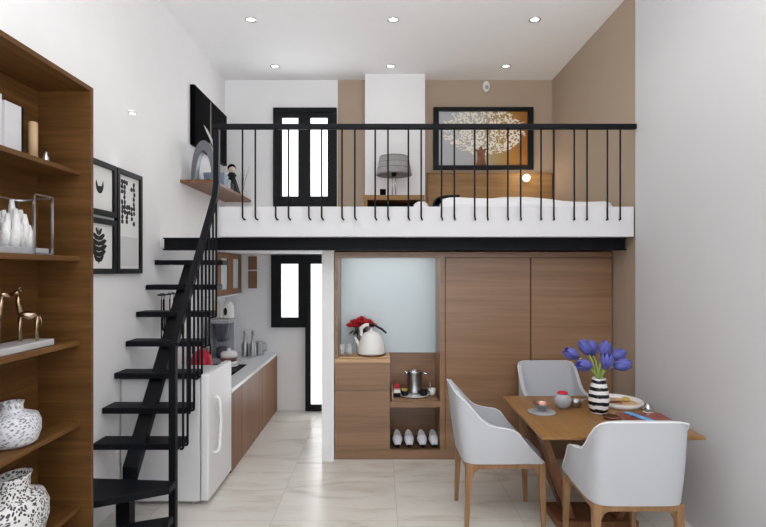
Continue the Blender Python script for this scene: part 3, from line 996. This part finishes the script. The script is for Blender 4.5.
pa = thing('painting', 'black framed painting of a blossoming tree over the headboard', 'painting', (1.178, YB, 2.754))
m = MB()
x0, x1, z0, z1, bw = .606, 1.742, 2.742, 3.450, .062
m.box(x0, x0 + bw, YB - .045, YB - .002, z0, z1).box(x1 - bw, x1, YB - .045, YB - .002, z0, z1)
m.box(x0 + bw, x1 - bw, YB - .045, YB - .002, z0, z0 + bw * .75).box(x0 + bw, x1 - bw, YB - .045, YB - .002, z1 - bw * .75, z1)
m.build('frame', M['black_matte'], pa, bevel=.003)
MB().box(x0 + bw, x1 - bw, YB - .02, YB - .003, z0 + bw * .75, z1 - bw * .75).build('canvas', M['painting'], pa)
m = MB()
fnb = lambda u, v, w: (u, YB - w, v)
m.prism([(1.09, 2.79), (1.21, 2.79), (1.19, 2.87), (1.195, 2.95), (1.23, 2.99), (1.17, 2.975), (1.15, 3.02), (1.12, 2.965), (1.07, 2.985), (1.105, 2.94), (1.11, 2.87)], .02, .0215, fnb)
m.build('painted_trunk', plain('trunk_paint', (120, 74, 46), .5, var=.4, scale=30), pa)
t = thing('motion_sensor', 'small white motion sensor high on the taupe back wall', 'sensor', (1.21, YB, 3.63))
MB().ball((1.21, YB - .02, 3.69), .042, .03, .062).build('housing', M['white_plastic'], t)
MB().ball((1.21, YB - .045, 3.675), .02, .012, .025).build('lens', M['grey_mat'], t)

dk = thing('bedside_desk', 'brown wood bedside desk with open slot in front of the white column', 'desk', (.165, 5.5, ZL))
MB().box(-.165, .455, 5.30, 5.74, 2.315, 2.365).build('top', M['head_wood'], dk, bevel=.002)
MB().box(-.165, -.13, 5.30, 5.74, ZL, 2.315).build('side_panel', M['head_wood'], dk)
MB().box(.433, .455, 5.30, 5.74, ZL, 2.315).build('side_panel', M['head_wood'], dk)
MB().box(-.13, .42, 5.31, 5.74, 2.15, 2.24).build('drawer', M['head_wood'], dk)
MB().box(-.13, .42, 5.70, 5.72, 2.24, 2.315).build('slot_back', M['black_matte'], dk)
lp = thing('table_lamp', 'grey banded table lamp on the bedside desk', 'lamp', (.148, 5.5, 2.365))
MB().lathe([(.07, 0), (.07, .012), (.012, .018)], .148, 5.5, 2.365, 20).build('base', M['chrome'], lp)
for dx in (-.018, .018): MB().tube([(.148 + dx, 5.5, 2.38), (.148 + dx, 5.5, 2.66)], .005).build('stem', M['chrome'], lp)
MB().lathe([(.186, .235), (.150, .43)], .148, 5.5, 2.365, 32, cap=False).build('lamp_shade', M['grey_shade'], lp, solid=.006)
m = MB()
for q in (.238, .30, .36, .422): m.lathe([(.189 - (q - .235) * .185, q), (.188 - (q - .228) * .185, q + .006)], .148, 5.5, 2.365, 32, cap=False)
m.build('shade_band', plain('shade_band', (118, 116, 118), .8), lp, solid=.003)
MB().ball((.148, 5.5, 2.615), .028).build('socket', M['black_matte'], lp)
t = thing('alarm_clock', 'small black cube clock on the bedside desk', 'clock', (.03, 5.42, 2.365))
MB().box(-.002, .062, 5.39, 5.45, 2.365, 2.44).build('case', M['black_matte'], t, bevel=.004)
MB().box(.006, .054, 5.386, 5.39, 2.375, 2.43).build('face', M['black_gloss'], t)

# ------------------------------------------------------------------ things on the bookshelf
M['marble'] = plain('marble', (222, 223, 226), .3, var=.04, scale=9)
zb = SH[0] + .001
t = thing('marble_bookend', 'tall white marble block on the top shelf, nearer of the two', 'bookend', (-1.71, 2.2, zb), 'white marble blocks on the top shelf')
MB().box(-1.752, -1.664, 2.10, 2.29, zb, zb + .265).build('block', M['marble'], t, bevel=.002)
MB().box(-1.752, -1.664, 2.085, 2.10, zb, zb + .262).build('black_edge', M['black_matte'], t)
t = thing('marble_bookend', 'white marble block with a black edge on the top shelf, beside the candle', 'bookend', (-1.71, 2.36, zb), 'white marble blocks on the top shelf')
MB().box(-1.752, -1.658, 2.30, 2.405, zb, zb + .243).build('block', M['marble'], t, bevel=.002)
MB().box(-1.752, -1.657, 2.405, 2.417, zb, zb + .243).build('black_edge', M['black_matte'], t)
t = thing('pillar_candle', 'beige pillar candle at the end of the top shelf', 'candle', (-1.668, 2.5, SH[0]))
MB().lathe([(.021, 0), (.021, .198), (.017, .202)], -1.668, 2.5, SH[0], 18).build('wax', M['beige'], t)
MB().tube([(-1.668, 2.5, SH[0] + .2), (-1.668, 2.5, SH[0] + .212)], .0015, 5).build('wick', M['ink'], t)
tag(MB().lathe([(.018, 0), (.02, .02), (.008, .06), (.002, .075)], -1.625, 2.53, SH[0], 6).build('crystal', M['chrome']), 'small clear crystal beside the beige candle', 'crystal')

z = SH[1]
t = thing('coral_stand', 'white coral ornament on the second shelf', 'ornament', (-1.64, 2.30, z))
MB().box(-1.70, -1.565, 2.14, 2.46, z, z + .03).build('base', M['grey_stone'], t, bevel=.003)
m = MB()
random.seed(11)
for i in range(26):
    a = random.random() * 6.28
    r = .05 * random.random()
    x, y = -1.635 + .045 * math.cos(a) * random.random(), 2.31 + .085 * (random.random() - .5) * 1.4
    h = .10 + .12 * random.random() * (1 - abs(y - 2.31) * 6)
    lean = (x + .04 * (random.random() - .5), y + .05 * (random.random() - .5))
    m.tube([(x, y, z + .028), ((x + lean[0]) / 2 + .008, (y + lean[1]) / 2, z + .03 + h * .55), (lean[0], lean[1], z + .03 + h)], [.022, .017, .009], 8)
m.build('coral', M['coral'], t)
t = thing('wire_display_frame', 'open steel wire display frame round the white coral', 'display frame', (-1.56, 2.3, z))
def wire_rect(x, y0, y1, z0, z1):
    m = MB()
    m.tube([(x, y0, z0), (x, y0, z1)], .004, sq=True).tube([(x, y1, z0), (x, y1, z1)], .004, sq=True)
    m.tube([(x, y0, z1), (x, y1, z1)], .004, sq=True)
    m.tube([(x, y0, z0 + .004), (x, y1, z0 + .004)], .004, sq=True)
    return m
wire_rect(-1.55, 2.33, 2.46, z, 1.94).build('hoop', M['chrome'], t)
wire_rect(-1.72, 2.05, 2.47, z, 1.93).build('hoop', M['chrome'], t)
m = MB().tube([(-1.55, 2.46, 1.936), (-1.72, 2.46, 1.926)], .004, sq=True)
m.build('cross_bar', M['chrome'], t)

z = SH[2]


def giraffe(x, y, label, h=1.0, ang=0):
    t = thing('giraffe_figurine', label, 'figurine', (x, y, z + .03), 'metal giraffe figurines on the middle shelf')
    R = Matrix.Rotation(ang, 3, 'Z')
    def p(a, b, c): 
        q = R @ Vector((a, b, c)) * h
        return (x + q.x, y + q.y, z + .03 + q.z)
    m = MB()
    m.tube([p(0, -.035, .115), p(0, -.01, .118), p(0, .02, .125), p(0, .036, .135)], [.012, .020, .021, .014], 12)
    m.tube([p(0, .03, .13), p(0, .042, .18), p(0, .045, .225)], [.016, .010, .008], 10)
    m.tube([p(0, .038, .232), p(0, .052, .229), p(0, .075, .218)], [.011, .011, .005], 10)
    for sx in (-1, 1):
        m.tube([p(sx * .006, .040, .238), p(sx * .008, .036, .256)], [.003, .003], 6)
        m.tube([p(sx * .008, .036, .234), p(sx * .024, .030, .244)], [.005, .002], 6)
    m.tube([p(0, -.044, .12), p(0, -.052, .09), p(0, -.05, .07)], [.003, .002, .004], 6)
    m.build('body', M['bronze'], t)
    for sx in (-1, 1):
        for yy in (-.035, .032):
            MB().tube([p(sx * .011, yy, .115), p(sx * .012, yy + .003, .06), p(sx * .013, yy, 0)], [.010, .006, .006], 8).build('leg', M['bronze'], t)
    return t


tag(MB().box(-1.70, -1.565, 2.10, 2.50, z, z + .03).build('plinth_block', plain('silver_plinth', (186, 186, 188), .25, var=.05), bevel=.004), 'flat silver plinth under the two giraffes', 'plinth')
giraffe(-1.635, 2.42, 'metal giraffe figurine standing whole at the right end of the plinth', .98, math.radians(115))
giraffe(-1.655, 2.20, 'metal giraffe figurine at the near end of the plinth, mostly outside the picture', .98, math.radians(-60))

z = SH[3]
t = thing('ceramic_vase', 'small mottled grey and white vase on the fourth shelf', 'vase', (-1.635, 2.31, z))
MB().lathe([(.075, 0), (.098, .015), (.112, .06), (.112, .10), (.10, .132), (.06, .146), (.044, .155), (.042, .18), (.048, .192), (.040, .19), (.036, .16)], -1.635, 2.31, z, 36).build('body', M['vase_small'], t)
MB().lathe([(.036, .165), (.036, .166)], -1.635, 2.31, z, 20).build('mouth', M['ink'], t)
z = SH[4]
t = thing('ceramic_vase', 'large black-spotted white vase on the lowest visible shelf', 'vase', (-1.625, 2.28, z))
MB().lathe([(.08, 0), (.105, .02), (.122, .09), (.122, .15), (.105, .20), (.07, .218), (.056, .235), (.056, .28), (.064, .30), (.054, .298), (.046, .25)], -1.627, 2.31, z, 40, 1.0, 1.35).build('body', M['vase_big'], t)
MB().lathe([(.048, .262), (.048, .263)], -1.627, 2.31, z, 24, 1.0, 1.35).build('mouth', M['ink'], t)

# ------------------------------------------------------------------ things in the wardrobe niches
z = .85
tag(MB().prism([(-.355, 4.40), (.07, 4.40), (.07, 4.60), (-.355, 4.60)], z, z + .012).build('serving_board', M['light_wood'], bevel=.003), 'pale wood serving board on the drawer cabinet', 'board')
z += .012
kx, ky = -.075, 4.505
k = thing('white_kettle', 'white dome kettle with black handle on the drawer cabinet', 'kettle', (kx, ky, z))
MB().lathe([(.115, 0), (.122, .008), (.122, .016)], kx, ky, z, 32).build('base_ring', M['dark_oak'], k)
MB().lathe([(.118, .016), (.122, .03), (.112, .10), (.09, .16), (.06, .195), (.035, .205)], kx, ky, z, 32).build('body', M['ceramic'], k)
MB().lathe([(.036, .205), (.03, .213), (.01, .216), (.012, .228), (.004, .233)], kx, ky, z, 20).build('lid', M['ceramic'], k)
MB().tube([(kx - .085, ky, z + .165), (kx - .09, ky, z + .235), (kx - .05, ky, z + .262), (kx - .02, ky, z + .262)], [.016, .018, .016, .014], 10).build('handle_neck', M['ceramic'], k)
MB().tube([(kx - .03, ky, z + .262), (kx + .03, ky, z + .258), (kx + .09, ky, z + .225), (kx + .13, ky, z + .19)], [.013, .011, .010, .008], 10).build('handle', M['black_matte'], k)
MB().tube([(kx - .10, ky - .01, z + .08), (kx - .135, ky - .01, z + .14), (kx - .145, ky - .01, z + .155)], [.02, .012, .01], 10).build('spout', M['ceramic'], k)
rx, ry = -.185, 4.66
t = thing('rose_bouquet', 'bunch of red roses in a glass vase behind the white kettle', 'flowers', (rx, ry, .85))
MB().lathe([(.032, .0), (.034, .01), (.028, .11), (.034, .18)], rx, ry, .851, 20).build('glass_vase', M['glass'], t)
random.seed(2)
m = MB()
for i in range(8):
    a = 2 * PI * i / 8
    m.tube([(rx, ry, .87), (rx + .02 * math.cos(a), ry + .015 * math.sin(a), 1.02), (rx + .02 + .06 * math.cos(a), ry - .02 + .03 * math.sin(a), 1.10)], .004, 6)
m.build('stem', M['leaf'], t)
m = MB()
for i in range(9):
    a = 2 * PI * i / 9
    R = Matrix.Rotation(a, 3, 'Z') @ Matrix.Rotation(.7, 3, 'Y')
    m.ball((rx + .075 * math.cos(a), ry - .02 + .03 * math.sin(a), 1.045), .03, .014, .006, 8, 6, R)
m.build('leaf', M['leaf'], t)
heads = [(0, 0, 1.17)] + [(.062 * math.cos(a), .05 * math.sin(a), 1.145) for a in [2 * PI * i / 6 for i in range(6)]] + [(.10 * math.cos(a), .055 * math.sin(a), 1.115) for a in [2 * PI * i / 8 + .3 for i in range(8)]]
for hx, hy, hz in heads:
    m = MB()
    for q in range(3):
        for i in range(5):
            a = 2 * PI * i / 5 + q * .6
            r = .008 + q * .011
            R = Matrix.Rotation(a, 3, 'Z') @ Matrix.Rotation(.25 + .3 * q, 3, 'Y')
            m.ball((rx + .02 + hx + r * math.cos(a), ry - .022 + hy * .8 + r * math.sin(a), hz - .004 * q), .006, .016, .02, 8, 6, R)
    m.build('rose_head', M['rose'], t)
for x, lab in ((-.325, 'clear glass tumbler on the serving board, next to the white partition'), (-.262, 'clear glass tumbler on the serving board, next to the kettle')):
    t = thing('glass_tumbler', lab, 'glass', (x, 4.47, z), 'tumblers on the drawer cabinet')
    MB().lathe([(.024, 0), (.028, .10), (.026, .10), (.022, .006)], x, 4.47, z, 20).build('glass_wall', M['glass'], t)
    MB().lathe([(.027, -.0), (.029, .006)], x, 4.47, z, 20).build('coaster', M['dark_oak'], t)

z = .488
t = thing('tea_tray', 'wooden tea tray in the middle niche of the wardrobe wall', 'tray', (.295, 4.56, z))
MB().box(.10, .49, 4.42, 4.70, z, z + .014).build('bottom', M['cab_wood'], t)
MB().box(.10, .112, 4.42, 4.70, z + .014, z + .075).build('side', M['light_wood'], t)
MB().box(.112, .49, 4.69, 4.70, z + .014, z + .05).build('back_rim', M['cab_wood'], t)
z += .014
t = thing('round_plate', 'round white plate on the wooden tea tray', 'plate', (.30, 4.5, z))
MB().lathe([(.09, 0), (.128, .008), (.135, .014), (.124, .011)], .30, 4.548, z, 36).build('dish', M['ceramic'], t)
zz = z + .011
k = thing('steel_pot', 'brushed steel coffee pot on the round white plate', 'pot', (.305, 4.6, zz))
MB().lathe([(.066, 0), (.072, .006), (.072, .02), (.066, .03), (.060, .17), (.064, .178)], .305, 4.6, zz, 28).build('body', M['steel'], k)
MB().lathe([(.067, .178), (.066, .19), (.02, .2), (.016, .21), (.005, .212)], .305, 4.6, zz, 28).build('lid', M['chrome'], k)
MB().tube([(.305 + .06, 4.6, zz + .17), (.305 + .115, 4.6, zz + .168), (.305 + .118, 4.6, zz + .155)], .008, 8).build('handle', M['chrome'], k)
MB().tube([(.305 - .055, 4.6, zz + .165), (.305 - .09, 4.6, zz + .186)], [.018, .01], 8).build('spout', M['chrome'], k)
t = thing('tea_box', 'red and white tea box at the left of the tea tray', 'box', (.15, 4.52, z))
MB().box(.118, .175, 4.49, 4.55, z, z + .035).build('body', M['black_matte'], t)
MB().box(.117, .176, 4.489, 4.551, z + .035, z + .06).build('label_band', M['ceramic'], t)
MB().box(.125, .17, 4.56, 4.6, z, z + .09).build('red_packet', M['red'], t)
for x, y, mt, lab in ((.215, 4.50, 'black_matte', 'black cup in front of the steel pot, holding a yellow packet'), (.375, 4.50, 'black_matte', 'black cup in front of the steel pot, plain'),):
    t = thing('small_cup', lab, 'cup', (x, y, zz), 'small cups round the steel pot')
    MB().lathe([(.022, 0), (.032, .01), (.036, .045), (.033, .045), (.028, .012)], x, y, zz, 20).build('body', M[mt], t)
    if 'yellow' in lab: MB().box(x - .028, x + .02, y - .018, y + .012, zz + .03, zz + .058).build('packet', M['yellow'], t)
    else: MB().tube([(x + .033, y, zz + .038), (x + .053, y, zz + .034), (x + .05, y, zz + .016), (x + .031, y, zz + .014)], .004, 6).build('handle', M[mt], t)
t = thing('small_cup', 'white cup at the right of the steel pot', 'cup', (.44, 4.56, z), 'small cups round the steel pot')
MB().lathe([(.02, 0), (.028, .01), (.034, .06), (.031, .06), (.026, .012)], .455, 4.55, z, 20).build('body', M['ceramic'], t)
MB().tube([(.45, 4.55, z + .02), (.435, 4.55, z + .12)], .004, 6).build('spoon', M['chrome'], t)

z = .091
sl_lab = ['outer slipper of the pair by the drawer cabinet', 'inner slipper of the pair by the drawer cabinet', 'inner slipper of the pair by the wardrobe door', 'outer slipper of the pair by the wardrobe door']
for i, x in enumerate((.150, .250, .362, .462)):
    t = thing('slipper', 'white slipper, ' + sl_lab[i], 'slipper', (x, 4.53, z), 'slippers in the bottom cubby')
    ol = []
    for q in range(28):
        a = 2 * PI * q / 28
        ww = .043 + .006 * (-math.sin(a))
        ol.append((x + ww * math.cos(a), 4.53 + .125 * math.sin(a)))
    MB().prism(ol, z, z + .018).build('sole', M['black_matte'], t, bevel=.003)
    rows = []
    for j in range(9):
        v = j / 8
        y = 4.410 + v * .105
        wd = .041 * math.sin(PI * min(.5, .16 + v * .34))
        hh = .010 + .026 * math.sin(PI / 2 * min(1, .1 + v * 1.1))
        rows.append([(x + wd * math.cos(PI * (1 - k / 10)), y, z + .018 + hh * math.sin(PI * k / 10)) for k in range(11)])
    MB().grid(rows).build('upper', M['slipper'], t, solid=.005)
    MB().prism([(x + (px - x) * .82, 4.53 + (py - 4.53) * .92) for px, py in ol], z + .0181, z + .026).build('insole', M['slipper'], t)

for o in [o for o in COL.objects if o.name.split('.')[0] == 'slipper']:
    o.location.y, o.location.z = o.location.y - .005, o.location.z + .038
    o.rotation_euler = (math.radians(15), 0, 0)
MB().box(xc + .01, xd - .01, 4.61, 4.63, .09, .128).build('shoe_bar', M['cubby_dark'], W)

# ------------------------------------------------------------------ dining table
TZ = .68
tx0, tx1, ty0, ty1 = .893, 1.796, 2.865, 3.80
tcx, tcy = (tx0 + tx1) / 2, (ty0 + ty1) / 2
T = thing('dining_table', 'brown oak dining table with slanted legs by the right wall', 'table', (tcx, tcy, 0))
m = MB()
c1 = .035
m.hexa([(tx0 + c1, ty0 + c1, TZ - .030), (tx1 - c1, ty0 + c1, TZ - .030), (tx1 - c1, ty1 - c1, TZ - .030), (tx0 + c1, ty1 - c1, TZ - .030),
        (tx0, ty0, TZ - .016), (tx1, ty0, TZ - .016), (tx1, ty1, TZ - .016), (tx0, ty1, TZ - .016)])
m.box(tx0, tx1, ty0, ty1, TZ - .016, TZ)
m.build('tabletop', M['oak'], T, bevel=.002)


def slant(sx, y0t, y1t, y0b, y1b, mat):
    """board from under the top to the foot plate; sx = -1 left, +1 right"""
    g = lambda d: tcx + sx * d
    a, b_, c_, d_ = .40, .362, .165, .127
    q = [(g(c_), y0b, .05), (g(d_), y0b, .05), (g(d_), y1b, .05), (g(c_), y1b, .05), (g(a), y0t, TZ - .030), (g(b_), y0t, TZ - .030), (g(b_), y1t, TZ - .030), (g(a), y1t, TZ - .030)]
    MB().hexa(q).build('leg', mat, T, bevel=.003)


for sx in (-1, 1):
    slant(sx, 3.06, 3.21, 3.24, 3.35, M['dark_oak'])
    slant(sx, 3.50, 3.68, 3.352, 3.46, M['dark_oak'])
MB().box(tcx - .25, tcx + .25, 3.20, 3.48, 0, .05).build('foot_plate', M['dark_oak'], T, bevel=.004)
MB().box(tcx - .36, tcx + .36, 3.26, 3.40, TZ - .075, TZ - .030).build('under_rail', M['dark_oak'], T)

# ------------------------------------------------------------------ chairs
def make_chair(label, loc, rz):
    t = thing('dining_chair', label, 'chair', (0, 0, 0), 'white armchairs round the dining table')
    half = [((0, -.235), (0, -.288, .855)), ((.10, -.235), (.10, -.288, .855)), ((.170, -.234), (.170, -.287, .854)), ((.206, -.220), (.207, -.275, .843)),
            ((.220, -.185), (.221, -.245, .815)), ((.222, -.14), (.225, -.195, .764)), ((.222, -.095), (.227, -.135, .692)), ((.221, -.06), (.229, -.095, .660)), ((.220, -.01), (.231, -.03, .646)),
            ((.217, .035), (.234, .045, .634)), ((.216, .075), (.233, .08, .614)), ((.213, .12), (.227, .125, .55)), ((.210, .18), (.218, .184, .484)), ((.207, .236), (.208, .238, .428))]
    path = [((-a[0], a[1]), (-c[0], c[1], c[2])) for a, c in half[:0:-1]] + half
    rows = []
    for j in range(7):
        v = j / 6
        r = []
        for (bx, by), (tx, ty, tz) in path:
            bulge = .006 * math.sin(PI * v)
            n = Vector((bx, by, 0)); n = n.normalized() if n.length else n
            r.append((bx + (tx - bx) * v + n.x * bulge, by + (ty - by) * v + n.y * bulge, .418 + (tz - .418) * v))
        rows.append(r)
    m = MB(); m.grid(rows)
    sh = m.build('shell', M['fabric_white'], t, solid=.026)
    mod = sh.modifiers.new('bevel', 'BEVEL'); mod.width = .009; mod.segments = 3; mod.limit_method = 'ANGLE'; mod.angle_limit = math.radians(50)
    mod = sh.modifiers.new('sub', 'SUBSURF'); mod.levels = 1; mod.render_levels = 1
    MB().tube([(c[0] * 1.055, c[1] * 1.035, c[2] - .004) for a, c in path], .0045, 6).build('piping', M['piping'], sh)['label'] = 'pale piping along the edge of the shell'
    # seat cushion
    m = MB()
    sc = []
    for q in range(40):
        a = 2 * PI * q / 40
        ca, sa = math.cos(a), math.sin(a)
        e = .35
        sc.append((.198 * math.copysign(abs(ca) ** e, ca), .02 + .235 * math.copysign(abs(sa) ** e, sa)))
    rows = []
    for k, z in ((1, .405), (1, .44), (.97, .458), (.86, .468), (.5, .474), (.0, .476)):
        rows.append([(x * k, .02 + (y - .02) * k, z) for x, y in sc + sc[:1]])
    m.grid(rows)
    m.face(list(range(40))[::-1])
    m.build('seat', M['fabric_seat'], t)
    # frame rails
    m = MB()
    m.box(-.2, .2, .222, .25, .382, .418).box(-.2, .2, -.232, -.205, .382, .418)
    for sx in (-1, 1):
        m.hexa([(sx * .211 - .014, -.2, .382), (sx * .211 + .014, -.2, .382), (sx * .197 + .014, .235, .382), (sx * .197 - .014, .235, .382),
                (sx * .211 - .014, -.2, .418), (sx * .211 + .014, -.2, .418), (sx * .197 + .014, .235, .418), (sx * .197 - .014, .235, .418)])
    m.build('seat_frame', M['oak_leg'], t, bevel=.004)
    for sx in (-1, 1):
        for y, sp in ((.236, .012), (-.212, -.016)):
            x = sx * (.195 if y > 0 else .209)
            a, b_ = .021, .0125
            xb, yb = x + sx * .006, y + sp
            m = MB().hexa([(xb - b_, yb - b_, 0), (xb + b_, yb - b_, 0), (xb + b_, yb + b_, 0), (xb - b_, yb + b_, 0),
                           (x - a, y - a, .4185), (x + a, y - a, .4185), (x + a, y + a, .4185), (x - a, y + a, .4185)])
            # curved knees where the leg runs into the rails
            sy = -1 if y > 0 else 1
            m.prism([(0, 0), (.05, 0), (.02, -.02), (0, -.06)], -.011, .011, lambda u, v, w, x=x, y=y, sx=sx: (x - sx * (.018 + u), y + w, .384 + v))
            m.prism([(0, 0), (.05, 0), (.02, -.02), (0, -.06)], -.011, .011, lambda u, v, w, x=x, y=y, sy=sy: (x + w, y + sy * (.018 + u), .384 + v))
            m.build('leg', M['oak_leg'], t, bevel=.004)
    t.location = loc
    t.rotation_euler = (0, 0, rz)
    return t


ch = make_chair('white upholstered armchair at the left side of the table, side on', (.757, 3.395, 0), -PI / 2)
copy_tree(ch, (1.305, 2.85, 0), 0, 'white upholstered armchair with its back to the viewer, in front of the table')
copy_tree(ch, (1.36, 3.995, 0), PI, 'white upholstered armchair behind the table, facing the viewer')

# ------------------------------------------------------------------ on the table
vx, vy = 1.405, 3.34
t = thing('striped_vase', 'black and white striped vase holding blue tulips', 'vase', (vx, vy, TZ))
MB().lathe([(.045, 0), (.052, .006), (.062, .05), (.065, .09), (.058, .15), (.044, .205), (.042, .226), (.037, .226), (.037, .2), (.05, .12), (.05, .04), (.04, .02)], vx, vy, TZ, 32).build('body', M['striped'], t)
random.seed(9)
# (base of the bloom, tip of the bloom) relative to the middle of the vase foot
blooms = [((-.118, .035, .352), (-.212, .03, .40), 'leftmost blue tulip in the striped vase, pointing up and outwards'),
          ((-.078, -.08, .318), (-.178, -.10, .330), 'lower left blue tulip in the striped vase, lying nearly level'),
          ((-.03, .09, .36), (-.065, .12, .455), 'tall blue tulip left of centre in the striped vase, standing upright'),
          ((.004, -.10, .30), (.004, -.12, .395), 'low blue tulip at the front centre of the striped vase'),
          ((.04, .03, .358), (.07, .04, .458), 'tall blue tulip right of centre in the striped vase, standing upright'),
          ((.065, -.07, .312), (.165, -.09, .335), 'lower right blue tulip in the striped vase, lying nearly level'),
          ((.10, .05, .352), (.208, .07, .378), 'rightmost blue tulip in the striped vase, leaning outwards'),
          ((.02, .14, .345), (.02, .17, .44), 'blue tulip at the back of the striped vase, half hidden by the others')]
for i, (b0, b1, lab) in enumerate(blooms):
    tl = thing('tulip', lab, 'tulip', (vx, vy, TZ + .05), 'blue tulips in the striped vase')
    a0 = 2 * PI * i / 8
    o = Vector((vx, vy, TZ))
    hb_ = o + Vector(b0)
    dirv = (Vector(b1) - Vector(b0)).normalized()
    nx_, ny_ = b0[0] * .12 + .010 * math.cos(a0), b0[1] * .12 + .010 * math.sin(a0)
    MB().tube([o + Vector((nx_ * 1.2, ny_ * 1.2, .04)), o + Vector((nx_ * 1.0, ny_ * 1.0, .12)), o + Vector((nx_, ny_, .225)), o + Vector(b0) * .55 + Vector((nx_ * .4, ny_ * .4, .125)), hb_ + dirv * .006], .005, 7).build('stem', M['stem'], tl)
    q = Vector((0, 0, 1)).rotation_difference(dirv).to_matrix()
    m = MB()
    for k in range(6):
        a = 2 * PI * k / 6
        out = k % 2
        Rk = q @ Matrix.Rotation(a, 3, 'Z')
        rows = []
        for jj in range(8):
            v = jj / 7
            wdt = .030 * math.sin(PI * min(1, .12 + .88 * v)) ** .7 + .001
            rad = (.006 + (.028 + .004 * out) * math.sin(PI * (.08 + .74 * v)))
            row = []
            for ii in range(7):
                u = ii / 6 * 2 - 1
                ang = u * wdt / .03 * .75
                row.append(tuple(hb_ + Rk @ Vector((rad * math.cos(ang), rad * math.sin(ang), .108 * v * (1 - .06 * out)))))
            rows.append(row)
        m.grid(rows)
    m.build('bloom', M['tulip'], tl, solid=.003)
px, py = 1.045, 3.36
tag(MB().lathe([(.085, 0), (.09, .003), (.085, .006)], px, py, TZ, 36).build('round_placemat', M['grey_mat']), 'round grey coaster mat near the table corner', 'coaster')
t = thing('metal_bowl', 'small copper and steel footed bowl on the grey coaster mat', 'bowl', (px, py, TZ + .006))
MB().lathe([(.02, 0), (.022, .006), (.02, .012), (.042, .032), (.056, .052)], px, py, TZ + .006, 28, cap=False).build('outer_bowl', M['steel'], t)
MB().lathe([(.053, .05), (.039, .031), (.014, .022), (.002, .02)], px, py, TZ + .006, 28, cap=False).build('copper_lining', M['copper'], t)
MB().lathe([(.002, .0), (.02, .0005)], px, py, TZ + .006, 20, cap=False).build('foot', M['steel'], t)
sx_, sy_ = 1.208, 3.44
t = thing('round_pot', 'grey ball-shaped pot with red lid on the table', 'pot', (sx_, sy_, TZ))
MB().ball((sx_, sy_, TZ + .055), .057, .057, .055).build('body', M['grey_stone'], t)
MB().lathe([(.034, .098), (.034, .108), (.02, .116), (.004, .118)], sx_, sy_, TZ, 20).build('lid', M['red'], t)
t = thing('glass_bowl', 'small glass and steel bowl between the ball pot and the vase', 'bowl', (1.31, 3.50, TZ))
MB().lathe([(.03, 0), (.034, .006), (.042, .03), (.05, .045), (.044, .045), (.036, .03), (.028, .01)], 1.315, 3.50, TZ, 28).build('bowl', M['steel'], t)
MB().tube([(1.355, 3.50, TZ + .04), (1.41, 3.53, TZ + .05)], .006).build('handle', M['steel'], t)
# oval tray, magazines and cards at the right of the vase
ox, oy = 1.63, 3.57
t = thing('oval_tray', 'white-rimmed oval tray at the far right of the table', 'tray', (ox, oy, TZ))
MB().lathe([(.10, .002), (.10, .008)], ox, oy, TZ, 40, 1.38, 1.5).build('tray_floor', M['light_wood'], t)
MB().lathe([(.100, 0), (.108, .0), (.116, .03), (.110, .032), (.102, .008), (.100, .004)], ox, oy, TZ, 40, 1.38, 1.5, cap=False).build('rim', M['ceramic'], t)
tag(MB().box(1.56, 1.66, 3.56, 3.60, TZ + .008, TZ + .016).build('eyeglass_case', M['dark_oak'], bevel=.003), 'slim dark wood case on the oval tray', 'case')
tag(MB().ball((1.70, 3.60, TZ + .025), .03, .022, .017).build('lemon', M['yellow']), 'yellow fruit on the oval tray', 'fruit')
t = thing('magazine', 'dark red glossy magazine lying in front of the oval tray', 'magazine', (1.60, 3.2, TZ))
cs, sn = math.cos(.1), math.sin(.1)
def rot_rect(cx, cy, a, b_, th):
    c_, s_ = math.cos(th), math.sin(th)
    return [(cx + u * c_ - v * s_, cy + u * s_ + v * c_) for u, v in ((-a, -b_), (a, -b_), (a, b_), (-a, b_))]
MB().prism(rot_rect(1.64, 3.2, .138, .118, -.05), TZ, TZ + .006).build('pages', M['paper'], t)
MB().prism(rot_rect(1.64, 3.2, .14, .12, -.05), TZ + .006, TZ + .0075).build('cover', M['dark_red'], t)
tag(MB().prism(rot_rect(1.605, 3.23, .022, .10, .30), TZ + .008, TZ + .012).build('blue_ruler', M['blue'], bevel=.001), 'light blue ruler strip lying across the magazine', 'ruler')
t = thing('glass_ornament', 'faceted clear glass ornament between the oval tray and the table edge', 'ornament', (1.738, 3.372, TZ))
MB().lathe([(.03, 0), (.04, .015), (.02, .05), (.004, .06)], 1.738, 3.372, TZ, 6).build('crystal', M['chrome'], t)
MB().lathe([(.034, -.0), (.034, .004)], 1.738, 3.372, TZ, 16).build('foot', M['ceramic'], t)
tag(MB().lathe([(.03, 0), (.05, .012), (.053, .016), (.03, .006)], 1.432, 3.215, TZ, 24).build('shallow_dish', M['copper']), 'shallow pink metal dish in front of the striped vase', 'dish')

# a hair of clearance under everything that rests on something
for o in list(COL.objects):
    if o.parent is None and o.get('category') in ('bookend', 'candle', 'crystal', 'ornament', 'display frame', 'figurine', 'plinth', 'vase', 'board', 'plate', 'pot', 'cup', 'tray', 'bowl', 'coaster', 'magazine', 'box', 'clock', 'lamp', 'sculpture', 'twigs', 'bottle', 'jug', 'hob', 'kettle', 'glass', 'dish', 'ruler', 'canister', 'tulip', 'fridge', 'worktop'):
        o.location.z += {'plate': .002, 'ruler': .0015, 'cup': .003, 'pot': .003, 'box': .002}.get(o['category'], .001)
